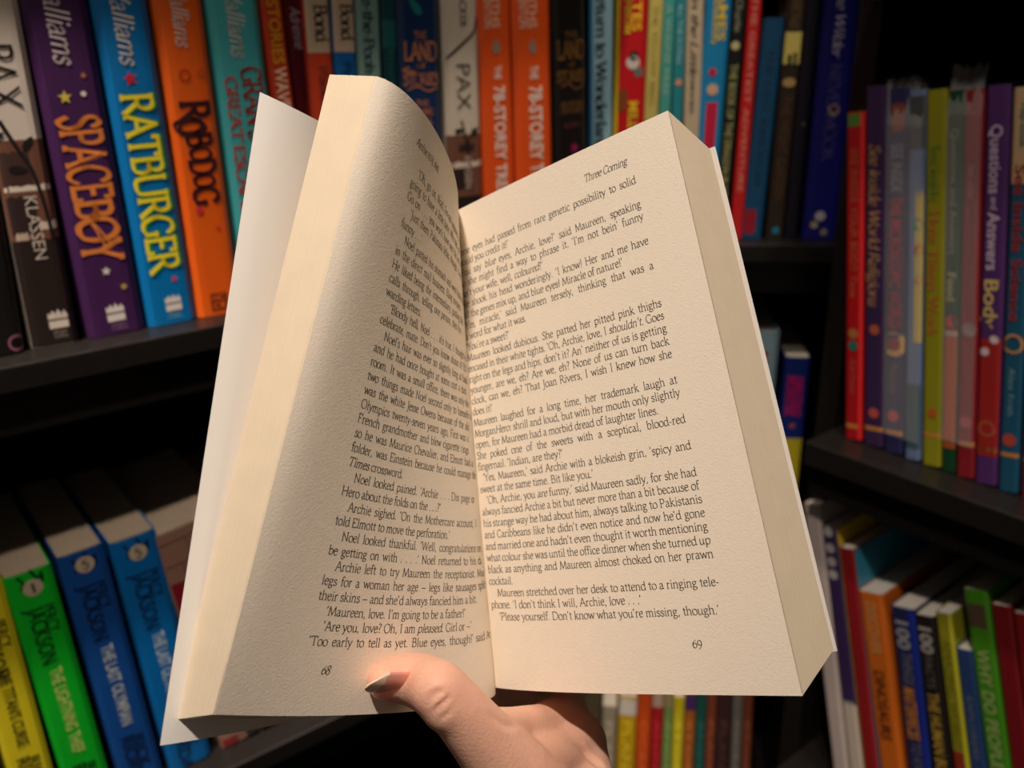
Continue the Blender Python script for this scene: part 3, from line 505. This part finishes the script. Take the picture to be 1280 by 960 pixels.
b = R2((760, 1206, 1236), (960, 1234, 1262), col=(74, 146, 30), top=738, label='green annual with pale capitals on the right shelf'); b.band(755, 785, (90, 76, 56), -.8, .7, 'printed_picture'); b.text('WHY DO PEOPLE EAT', 812, 1000, .5, (170, 190, 120), font='sans', bold=.01)
b = R2((760, 1238, 1263), (960, 1264, 1287), col=(130, 26, 32), top=757, label='dark red annual right of the green one')
b = R2((775, 1266, 1294), (960, 1289, 1316), col=(146, 30, 36), top=768, label='dark red annual cut off by the right frame edge')

# clear film sleeves over some of the reference books, crinkled above their tops
fm = bpy.data.materials.new('clear_film'); fm.use_nodes = True; pb = fm.node_tree.nodes['Principled BSDF']
pb.inputs['Base Color'].default_value = (.9, .9, .9, 1); pb.inputs['Roughness'].default_value = .12; pb.inputs['Alpha'].default_value = .08
def sleeve(rows, ytop, zlow, label):
    (ya, xa0, xa1), (yb, xb0, xb1) = rows; A_, B_, C_, D_ = [FR.hit(x, y) for x, y in ((xa0, ya), (xa1, ya), (xb0, yb), (xb1, yb))]
    t_ = FR.hit((xa0+xa1)/2, ytop)[1]; zl = FR.hit(xb0, zlow)[1]; n = 14; V = []; Fc = []; nz = 18
    for k in range(nz):
        f = k/(nz-1); z = zl+(t_-zl)*f; g = (z-C_[1])/(A_[1]-C_[1]); cr = max(0, f-.90)/.10; L_ = C_+(A_-C_)*g; R_ = D_+(B_-D_)*g
        for i in range(n):
            u = i/(n-1)
            V.append((L_[0]+(R_[0]-L_[0])*u+random.uniform(-1, 1)*.0015*cr, -.0016-random.uniform(0, 1)*(.0003+.006*cr)+.010*cr, z+random.uniform(-1, 1)*.003*cr))
            if i and k: q = k*n+i; Fc.append((q-n-1, q-n, q, q-1))
    o = mesh('film_sleeve', [FR.O+FR.d*v[0]-FR.n*v[1]+np.array([0, 0, v[2]]) for v in V], Fc, fm)
    o['label'] = label; o['category'] = 'plastic sleeve'; o['group'] = 'clear sleeves over the reference books'
    m = o.modifiers.new('s', 'SOLIDIFY'); m.thickness = .0001
sleeve(((200, 1109, 1154), (520, 1105, 1151)), 99, 540, 'crinkled clear film sleeve over the indigo and grey blue books')
sleeve(((200, 1184, 1227), (520, 1178, 1219)), 82, 548, 'crinkled clear film sleeve standing highest, over the dull red book')

# ------------------------------------------------------------------ the open paperback in the hand
def bez(P, t):
    t = np.asarray(t)[..., None]; return P[0]*(1-t)**3+3*P[1]*t*(1-t)**2+3*P[2]*t*t*(1-t)+P[3]*t**3
class Sheet:
    """ruled paper surface between a head curve and a foot curve; u from the gutter (0) to the fore edge (1), v head to foot"""
    def __init__(s, T, B):
        s.T = np.array(T); s.B = np.array(B); ts = np.linspace(0, 1, 201); s.ts = ts
        s.tab = [np.r_[0, np.cumsum(np.linalg.norm(np.diff(bez(P, ts), axis=0), axis=1))] for P in (s.T, s.B)]
    def __call__(s, u, v):
        u = np.asarray(u, float); v = np.asarray(v, float); o = []
        for P, L in ((s.T, s.tab[0]), (s.B, s.tab[1])): o.append(bez(P, np.interp(u*L[-1], L, s.ts)))
        return o[0]*(1-v[..., None])+o[1]*v[..., None]
    def nrm(s, u, v, sg):
        e = 1e-3; u = np.clip(u, e, 1-e); v = np.clip(v, e, 1-e)
        n = np.cross(s(u+e, v)-s(u-e, v), s(u, v+e)-s(u, v-e)); return sg*n/np.linalg.norm(n, axis=-1, keepdims=True)
def P3(*L): return [at(*p) for p in L]
lf = Sheet(P3((548, 275, .405), (597.8, 284, .4288), (560.9, 117.3, .2863), (470, 95, .29)), P3((603, 856, .37), (676.2, 877.5, .3568), (488, 902, .3187), (268, 893, .262)))
lb = Sheet(P3((530, 262, .425), (566, 275, .447), (505, 112, .305), (412, 93, .298)), P3((585, 850, .392), (630, 868, .385), (420, 903, .325), (215, 900, .275)))
rf = Sheet(P3((548, 275, .405), (600, 248, .385), (720, 190, .345), (835, 138, .318)), P3((603, 856, .37), (640, 868, .35), (830, 868, .315), (1003, 870, .285)))
rb = Sheet(P3((560, 285, .430), (620, 262, .422), (770, 226, .378), (888, 187, .337)), P3((612, 848, .395), (660, 858, .385), (880, 832, .340), (1042, 812, .305)))
lc = Sheet(P3((520, 250, .446), (500, 208, .385), (436, 166, .314), (325, 115, .302)), P3((575, 846, .410), (480, 878, .355), (330, 913, .284), (200, 932, .270)))
rc = Sheet(P3((566, 292, .446), (640, 268, .43), (780, 228, .382), (893, 183, .3385)), P3((618, 846, .412), (680, 852, .395), (900, 832, .343), (1046, 814, .3065)))
# a world axis at the foot of the gutter
o0 = lf(np.array(0.), np.array(1.))
ob = thing('open_book', 'open paperback novel held up in one hand at pages 68 and 69', 'book', None, tuple(o0))
inv = np.array(o0)
M_paper = mat('uncoated_paper', rgb(244, 232, 214), .8, bump=.35, bscale=1600, noise=.03, spec=.2)
M_edge = mat('cut_paper_edge', rgb(244, 226, 198), .85, noise=.06, spec=.1)
M_card = mat('white_cover_card', rgb(246, 242, 236), .35, noise=.01)
M_text = mat('black_printing_ink', (.04, .032, .026, 1), .7, noise=0, spec=.1)
def sheet(name, S, sg, th, m, parent, nu=48, nv=24, u0=0., u1=1.):
    uu, vv = np.meshgrid(np.linspace(u0, u1, nu), np.linspace(0, 1, nv), indexing='ij'); P = S(uu, vv)-inv; N = S.nrm(uu, vv, sg)
    V = np.concatenate([P.reshape(-1, 3), (P-N*th).reshape(-1, 3)]); Fc = []; K = nu*nv
    for i in range(nu-1):
        for j in range(nv-1):
            a = i*nv+j; q = (a, a+1, a+nv+1, a+nv); q = q if sg > 0 else q[::-1]
            Fc.append(q[::-1]); Fc.append(tuple(x+K for x in q))
    bd = [i*nv for i in range(nu)]+[(nu-1)*nv+j for j in range(1, nv)]+[i*nv+nv-1 for i in range(nu-2, -1, -1)]+[j for j in range(nv-2, 0, -1)]
    V = np.concatenate([V, V[bd], V[[k+K for k in bd]]]); nb = len(bd)
    for i in range(nb):
        a, b, c, d = 2*K+i, 2*K+(i+1) % nb, 2*K+nb+(i+1) % nb, 2*K+nb+i; Fc.append((a, b, c, d) if sg > 0 else (b, a, d, c))
    o = mesh(name, V, Fc, m, parent); me = o.data
    sm = [len(p.vertices) == 4 and i < 2*(nu-1)*(nv-1) for i, p in enumerate(me.polygons)]; me.polygons.foreach_set('use_smooth', sm)
    return o
SL, SR = -1, 1
# make the signs face the reader
for nm in ('L', 'R'):
    S = lf if nm == 'L' else rf; n = S.nrm(np.array(.6), np.array(.5), 1); c = S(np.array(.6), np.array(.5)); sg = 1 if n@(CAM-c) > 0 else -1
    if nm == 'L': SL = sg
    else: SR = sg
left_page = sheet('page', lf, SL, .00015, M_paper, ob); left_page['label'] = 'left page numbered 68, curling over the gutter'
right_page = sheet('page', rf, SR, .00015, M_paper, ob); right_page['label'] = 'right page numbered 69, lit by the lamp'
def block(name, F, B, K, parent, jit=.0001, nu=40, nv=20):
    V = []; ring = None; Fc = []
    us = np.linspace(0.02, 1, nu); vs = np.linspace(0, 1, nv)
    U = np.concatenate([us, np.ones(nv-2), us[::-1]]); W = np.concatenate([np.zeros(nu), vs[1:-1], np.ones(nu)]); n = len(U)
    for k in range(K+1):
        f = k/K; j = random.uniform(0, jit); jv = random.uniform(0, jit)
        # paired lines: a leaf is a ridge with a hairline groove
        for g in ((0, .5/K*.0), ):
            u = U-(U > .99)*(j/.13); v = np.clip(W, jv/.2, 1-jv/.2)
            P = F(u, v)*(1-f)+B(u, v)*f-inv
            if k == 0: P = P+(B(u, v)-F(u, v))*.035
            V.append(P)
    for k in range(K):
        for i in range(n-1): Fc.append((k*n+i, k*n+i+1, (k+1)*n+i+1, (k+1)*n+i))
    V = np.concatenate(V); K0 = len(V)
    # end caps as strips between head and foot
    def cap(k, flip):
        for i in range(nu-1):
            a, b = k*n+i, k*n+i+1; c, d = k*n+n-1-i, k*n+n-2-i; Fc.append((a, b, d, c) if not flip else (a, c, d, b))
    cap(0, False); cap(K, True)
    return mesh(name, V, Fc, M_edge, parent)
bl = block('page_block', lf, lb, 34, ob); bl['kind'] = 'stuff'; bl['label'] = 'cut edges of the left hand pages'
br = block('page_block', rf, rb, 60, ob, .00003); br['kind'] = 'stuff'; br['label'] = 'cut edges of the right hand pages'
sheet('cover_board', lc, SL, .0004, M_card, ob)['label'] = 'white inside of the front cover, left of the pages'
sheet('cover_board', rc, SR, .0004, M_card, ob)['label'] = 'thin white inside edge of the back cover'
sp = Sheet(P3((520, 250, .446), (530, 275, .455), (550, 295, .455), (566, 292, .446)), P3((575, 846, .410), (585, 862, .418), (605, 862, .418), (618, 846, .412)))
sheet('spine', sp, 1, .0004, M_card, ob, 8, 4)

def page_text(S, sg, lines, v0, dv, ua, width_u, Lu, flip, parent, em, name='printed_text'):
    """lines: (text, justify, indent). ua = u of the left margin; flip = reading direction runs towards the gutter"""
    allq = []
    xs = 1.07 if flip else 1.0; uw = width_u*Lu/em*100/xs     # text width in em/100
    for i, (t, just, ind) in enumerate(lines):
        if not t: continue
        Q, wd = layout(t, 8.2, 3.6, width=(uw-ind*100) if just else None, cap=14 if flip else 99, track=2.6)
        if not just and wd > uw-ind*100: Q = Q*np.array([(uw-ind*100)/wd, 1])
        x = (Q[..., 0]+ind*100)*em/100*xs; y = Q[..., 1]*em/100
        u = ua-x/Lu if flip else ua+x/Lu; v = v0+dv*i-y/.1975
        allq.append(np.stack([u, v], -1))
    return put(S, sg, np.concatenate(allq), parent, name)
def put(S, sg, UV, parent, name):
    UV = UV[(UV[..., 0].min(1) > .004)]
    u = UV[..., 0].reshape(-1); v = UV[..., 1].reshape(-1)
    P = S(u, v)+S.nrm(u, v, sg)*.00005-inv
    return mesh(name, P, np.arange(len(u)).reshape(-1, 4), M_text, parent)
LEFT = [("`Oh, go on, Noel, I'm not supposed to. I'm",1,1),("going to have a little baby. Who told you?",1,0),("Go on . . . you won't have seen the last of me.",1,0),("'Just them Pakistani fellas, thought it was",1,1),
("funny . . .'",0,0),("Noel patted his stomach and went back to work",1,1),("in the direct mail business, filing invoices.",1,0),("He liked being the intermediary, putting the",1,0),("calls through, telling one person, then for",1,0),
("warding letters.",0,0),("'Bloody hell, Noel . . . it's true, I thought to",1,1),("celebrate, mate. Don't you know about it? Eh?",1,0),("Noel's hair was ever so slightly long at back",1,1),("and he had once bought at some cost a dark",1,0),
("room. It was a small office, there was only the",1,0),("two things made Noel second only to himself; it",1,0),("was the white Jesse Owens because of the old",1,0),("Olympics twenty-seven years ago, First was a",1,0),
("French grandmother and blew cigarette rings",1,0),("so he was Maurice Chevalier, and Elmott had a",1,0),("folder, was Einstein because he could manage the",1,0),("*Times* crossword.",0,0),("Noel looked pained. 'Archie . . . Dix page or",1,1),
("Hero about the folds on the . . .?'",0,0),("Archie sighed. 'On the Mothercare account, I",1,1),("told Elmott to move the perforation.'",0,0),("Noel looked thankful. 'Well, congratulations on",1,1),("be getting on with . . . .' Noel returned to his da",1,0),
("Archie left to try Maureen the receptionist. Mau",1,1),("legs for a woman her age = legs like sausages split",1,0),("their skins = and she'd always fancied him a bit.",0,0),("'Maureen, love. I'm going to be a father!'",0,1),
("'Are you, love? Oh, I am *pleased*. Girl or ='",0,1),("'Too early to tell as yet. Blue eyes, though!' said Ar",1,0)]
RIGHT = [("these eyes had passed from rare genetic possibility to solid",1,0),("would you credit it!'",0,.0),("'You say *blue* eyes, Archie, love?' said Maureen, speaking",1,0),("so she might find a way to phrase it. 'I'm not bein' funny",1,0),("isn't your wife, well, *coloured*?'",0,0),
("He shook his head wonderingly. 'I know! Her and me have",1,0),("all the genes mix up, and blue eyes! Miracle of nature!'",0,0),("'Yes, miracle,' said Maureen tersely, thinking that was a",1,0),("a word for what it was.",0,0),("'You're a sweet?'",0,0),
("Maureen looked dubious. She patted her pitted pink thighs",1,0),("encased in their white tights. 'Oh, Archie, love, I *shouldn't*. Goes",1,0),("right on the legs and hips, don't it? An' neither of us is getting",1,0),("younger, are we, eh? Are we, eh? None of us can turn back",1,0),("clock, can we, eh? That Joan Rivers, I wish I knew how she",1,0),
("does it!'",0,0),("Maureen laughed for a long time, her trademark laugh at",1,0),("Morgan*Hero*: shrill and loud, but with her mouth only slightly",1,0),("open, for Maureen had a morbid dread of laughter lines.",0,0),("She poked one of the sweets with a sceptical, blood-red",1,0),("fingernail. 'Indian, are they?'",0,0),
("'Yes, Maureen,' said Archie with a blokeish grin, 'spicy and",1,.6),("sweet at the same time. Bit like you.'",0,0),("'Oh, Archie, you *are* funny,' said Maureen sadly, for she had",1,.8),("always fancied Archie a bit but never more than a bit because of",1,0),("his strange way he had about him, always talking to Pakistanis",1,0),
("and Caribbeans like he didn't even notice and now he'd gone",1,0),("and married one and hadn't even thought it worth mentioning",1,0),("what colour she was until the office dinner when she turned up",1,0),("black as anything and Maureen almost choked on her prawn",1,0),("cocktail.",0,0),
("Maureen stretched over her desk to attend to a ringing tele-",1,1),("phone. 'I don't think I will, Archie, love . . .'",0,0),("'Please yourself. Don't know what you're missing, though.'",0,1)]
EM = .0042
page_text(lf, SL, LEFT, .102, .0239, .800, .755, .133, True, left_page, EM)
page_text(rf, SR, RIGHT, .103, .02318, .085, .768, .1305, False, right_page, EM)
def small(S, sg, t, u, v, Lu, flip, parent, em, name, slant=.22):
    Q, wd = layout(t, 8.2, 3.6, slant=slant); x = Q[..., 0]*em/100; y = Q[..., 1]*em/100
    put(S, sg, np.stack([u-x/Lu if flip else u+x/Lu, v-y/.1975], -1), parent, name)
small(lf, SL, 'Archie 1974, 1941', .815, .057, .133, True, left_page, .0040, 'running_head')
small(lf, SL, '68', .745, .935, .133, True, left_page, .0042, 'page_number')
small(rf, SR, 'Three Coming', .675, .063, .1305, False, right_page, .0040, 'running_head')
small(rf, SR, '69', .745, .9225, .1305, False, right_page, .0042, 'page_number', 0)

# ------------------------------------------------------------------ the hand
def page_depth(x, y):
    uu, vv = np.meshgrid(np.linspace(.25, 1, 80), np.linspace(.7, 1, 60), indexing='ij'); P = lf(uu, vv)-CAM
    z = P@FW; X = 640+FPX*(P@RT)/z; Y = 480-FPX*(P@UP)/z; i = np.argmin((X-x)**2+(Y-y)**2); return z.reshape(-1)[i]
HP = {}
def J(x, y, d, r): return (at(x, y, d), r)
def capsule(bm, p, q, r0, r1, n=20, m=6):
    p = Vector(p); q = Vector(q); ax = (q-p); L = ax.length; ax.normalize(); rot = ax.to_track_quat('Z', 'Y'); rings = []
    prof = [(-r0*math.cos(a), r0*math.sin(a)) for a in np.linspace(0, math.pi/2, m+1)]+[(L+r1*math.sin(a), r1*math.cos(a)) for a in np.linspace(0, math.pi/2, m+1)]
    for z, r in prof:
        if r < 1e-6: rings.append([bm.verts.new(p+rot@Vector((0, 0, z)))])
        else: rings.append([bm.verts.new(p+rot@Vector((r*math.cos(t), r*math.sin(t), z))) for t in np.arange(n)*2*math.pi/n])
    for A_, B_ in zip(rings, rings[1:]):
        if len(A_) == 1: [bm.faces.new((A_[0], B_[(i+1) % n], B_[i])) for i in range(n)]
        elif len(B_) == 1: [bm.faces.new((A_[i], A_[(i+1) % n], B_[0])) for i in range(n)]
        else: [bm.faces.new((A_[i], A_[(i+1) % n], B_[(i+1) % n], B_[i])) for i in range(n)]
pd = lambda x, y, r: min(page_depth(x, y), .33)-r-.0006
chains = [
    # thumb: pad on the page, interphalangeal bend, then down to the ball
    [J(483, 851, pd(484, 846, .0068), .0068), J(502, 848, pd(502, 842, .0079), .0082), J(524, 850, pd(524, 846, .0087), .0093), J(548, 862, .2995, .0097), J(574, 888, .302, .0099), J(604, 924, .307, .0112), J(640, 968, .314, .0142), J(690, 1040, .325, .019)],
    [J(548, 862, .2995, .0094), J(560, 880, .300, .0095)],
    # web between thumb and index, wrapping under the foot of the spine
    [J(604, 924, .309, .0105), J(640, 914, .330, .0085), J(676, 912, .352, .0095), J(702, 906, .372, .012)],
    [J(640, 968, .318, .0135), J(690, 950, .345, .0125), J(716, 930, .368, .014)],
    # palm
    [J(690, 1040, .328, .019), J(722, 985, .350, .0150), J(712, 930, .378, .0145)],
    [J(714, 935, .376, .014), J(728, 1000, .368, .0155), J(735, 1080, .360, .020)],
    [J(720, 965, .392, .0125), J(738, 1040, .386, .017)],
    # wrist and forearm, below the frame
    [J(710, 1080, .348, .023), J(745, 1260, .36, .024), J(800, 1600, .38, .031), J(860, 1950, .42, .036)],
    [J(745, 1090, .368, .023), J(775, 1260, .38, .024), J(830, 1600, .40, .031)],
    # fingers spread behind the covers
    [J(706, 910, .382, .0115), J(690, 820, .425, .0098), J(640, 740, .452, .0088), J(590, 690, .462, .0080), J(565, 665, .462, .0070)],
    [J(702, 930, .392, .0115), J(640, 850, .436, .0096), J(560, 770, .462, .0088), J(510, 735, .458, .0080), J(488, 722, .452, .0070)],
    [J(706, 950, .398, .0112), J(620, 880, .440, .0092), J(540, 830, .456, .0085), J(490, 806, .444, .0078), J(468, 798, .436, .0068)],
    [J(712, 975, .398, .0105), J(640, 925, .436, .0085), J(575, 885, .440, .0076), J(540, 868, .432, .0068), J(525, 860, .426, .006)],
]
bm = bmesh.new()
for ch in chains:
    for (p, r), (q, s_) in zip(ch, ch[1:]): capsule(bm, p, q, r, s_)
me = bpy.data.meshes.new('hand'); bm.to_mesh(me); bm.free()
tmp = bpy.data.objects.new('tmp', me); SC.collection.objects.link(tmp)
m_ = tmp.modifiers.new('r', 'REMESH'); m_.mode = 'VOXEL'; m_.voxel_size = .0010
m_ = tmp.modifiers.new('s', 'SMOOTH'); m_.factor = .5; m_.iterations = 26
bpy.context.view_layer.update()
hm = bpy.data.meshes.new_from_object(tmp.evaluated_get(bpy.context.evaluated_depsgraph_get())); bpy.data.objects.remove(tmp)
V = np.empty(len(hm.vertices)*3); hm.vertices.foreach_get('co', V); V = V.reshape(-1, 3)
Nn = np.empty(len(V)*3); hm.vertices.foreach_get('normal', Nn); Nn = Nn.reshape(-1, 3)
def groove(pts, dep, wd):
    """press a fold into the skin along a 3-D polyline"""
    P = _cr(np.array(pts), 6); d = np.full(len(V), 9.); tt = np.zeros(len(V))
    near = np.linalg.norm(V-P.mean(0), axis=1) < .03; idx = np.where(near)[0]
    for i in range(len(P)-1):
        a, b = P[i], P[i+1]; ab = b-a; t = np.clip(((V[idx]-a)@ab)/(ab@ab), 0, 1); dd = np.linalg.norm(V[idx]-(a+t[:, None]*ab), axis=1)
        k = dd < d[idx]; d[idx[k]] = dd[k]; tt[idx[k]] = (i+t[k])/(len(P)-1)
    f = np.exp(-(d/wd)**2)*np.sin(np.pi*np.clip(tt, .03, .97))-.2*np.exp(-((d-2.0*wd)/wd)**2)*(d < 9)*np.sin(np.pi*np.clip(tt, .03, .97))
    V[:] = V-Nn*(dep*f)[:, None]
def skinpt(x, y):
    """point of the skin nearest to a sight line (used only to place the folds and the nail)"""
    r = ray(x, y); r = r/np.linalg.norm(r); D = V-CAM; t = D@r; d = np.linalg.norm(D-t[:, None]*r, axis=1); k = np.where(d < .0016)[0]
    return V[k[np.argmin(t[k])]] if len(k) else CAM+r*.3
for pts, dep, wd in (([(524, 880), (532, 872), (541, 866), (548, 858)], .0006, .0008), ([(530, 889), (540, 882), (552, 872), (560, 860)], .0008, .0009), ([(536, 897), (548, 890), (560, 880), (567, 868)], .0007, .0009),
                     ([(543, 905), (556, 899), (566, 890)], .0004, .0008), ([(716, 924), (735, 938), (752, 952), (764, 966)], .0012, .0016), ([(614, 886), (626, 898), (640, 905), (652, 903)], .0006, .0012)):
    groove([skinpt(*p) for p in pts], dep, wd)
hm.vertices.foreach_set('co', V.reshape(-1)); hm.update()
h0 = np.array(at(745, 1100, .37)); V2 = V-h0; hm.vertices.foreach_set('co', V2.reshape(-1)); hm.polygons.foreach_set('use_smooth', [True]*len(hm.polygons))
M_skin = mat('skin', rgb(246, 190, 164), .5, bump=.5, bscale=900, noise=.07, spec=.35)
bs = M_skin.node_tree.nodes['Principled BSDF']; bs.inputs['Subsurface Weight'].default_value = .35; bs.inputs['Subsurface Radius'].default_value = (1, .35, .18); bs.inputs['Subsurface Scale'].default_value = .005
hm.materials.clear(); hm.materials.append(M_skin); hm.name = 'hand'
hand = bpy.data.objects.new('hand', hm); SC.collection.objects.link(hand); hand.location = h0
hand['label'] = 'bare left hand under the open book, thumb pressed on the left page'; hand['category'] = 'hand'
# thumb nail: a curved plate lying on the last joint
tip = np.array(at(457, 858, pd(484, 846, .0062)-.0002)); roo = np.array(at(521, 853, pd(524, 846, .0084)-.0045))
axn = roo-tip; Ln = np.linalg.norm(axn); axn /= Ln
outn = -FW*.80-UP*.62; outn = outn-axn*(outn@axn); outn /= np.linalg.norm(outn); sid = np.cross(axn, outn)
Vn = []; Fn = []; na, nb = 22, 13
ax0 = np.array(at(480, 848, pd(484, 846, .0062))); ax1 = np.array(at(524, 847, pd(524, 846, .0084))); axn = ax1-ax0; Ln = np.linalg.norm(axn); axn /= Ln
outn = -FW*.86-UP*.50; outn = outn-axn*(outn@axn); outn /= np.linalg.norm(outn); sid = np.cross(axn, outn)
cn = skinpt(490, 861)+outn*.0012; RC_ = .0078; Lh = .0087
for i in range(na):
    a = i/(na-1); x = -Lh*1.10+2*Lh*a; hw = .0060*min(1, .10+1.9*a**.75)*math.sqrt(max(.05, 1-max(0, (a-.74)/.26)**3.2))
    for j in range(nb):
        th = (-1+2*j/(nb-1))*hw/RC_
        Vn.append(cn+axn*x+outn*(RC_*math.cos(th)-RC_-.0012*max(0, (a-.75)/.25)**2-.0006*max(0, .4-a)/.4)+sid*RC_*math.sin(th))
for i in range(na-1):
    for j in range(nb-1): a = i*nb+j; Fn.append((a, a+1, a+nb+1, a+nb))
M_nail = mat('nail_plate', rgb(242, 168, 150), .28, noise=.05, spec=.5); M_tip = mat('nail_free_edge', rgb(252, 228, 200), .3, noise=.02)
nl = mesh('thumb_nail', [v-h0 for v in Vn], Fn, [M_nail, M_tip], hand, smooth=True)
for k, p in enumerate(nl.data.polygons): p.material_index = 1 if (k//(nb-1)) < na*.24+abs((k % (nb-1))-5.5)*.35 else 0
sd = nl.modifiers.new('solid', 'SOLIDIFY'); sd.thickness = .0005; sd.offset = 0
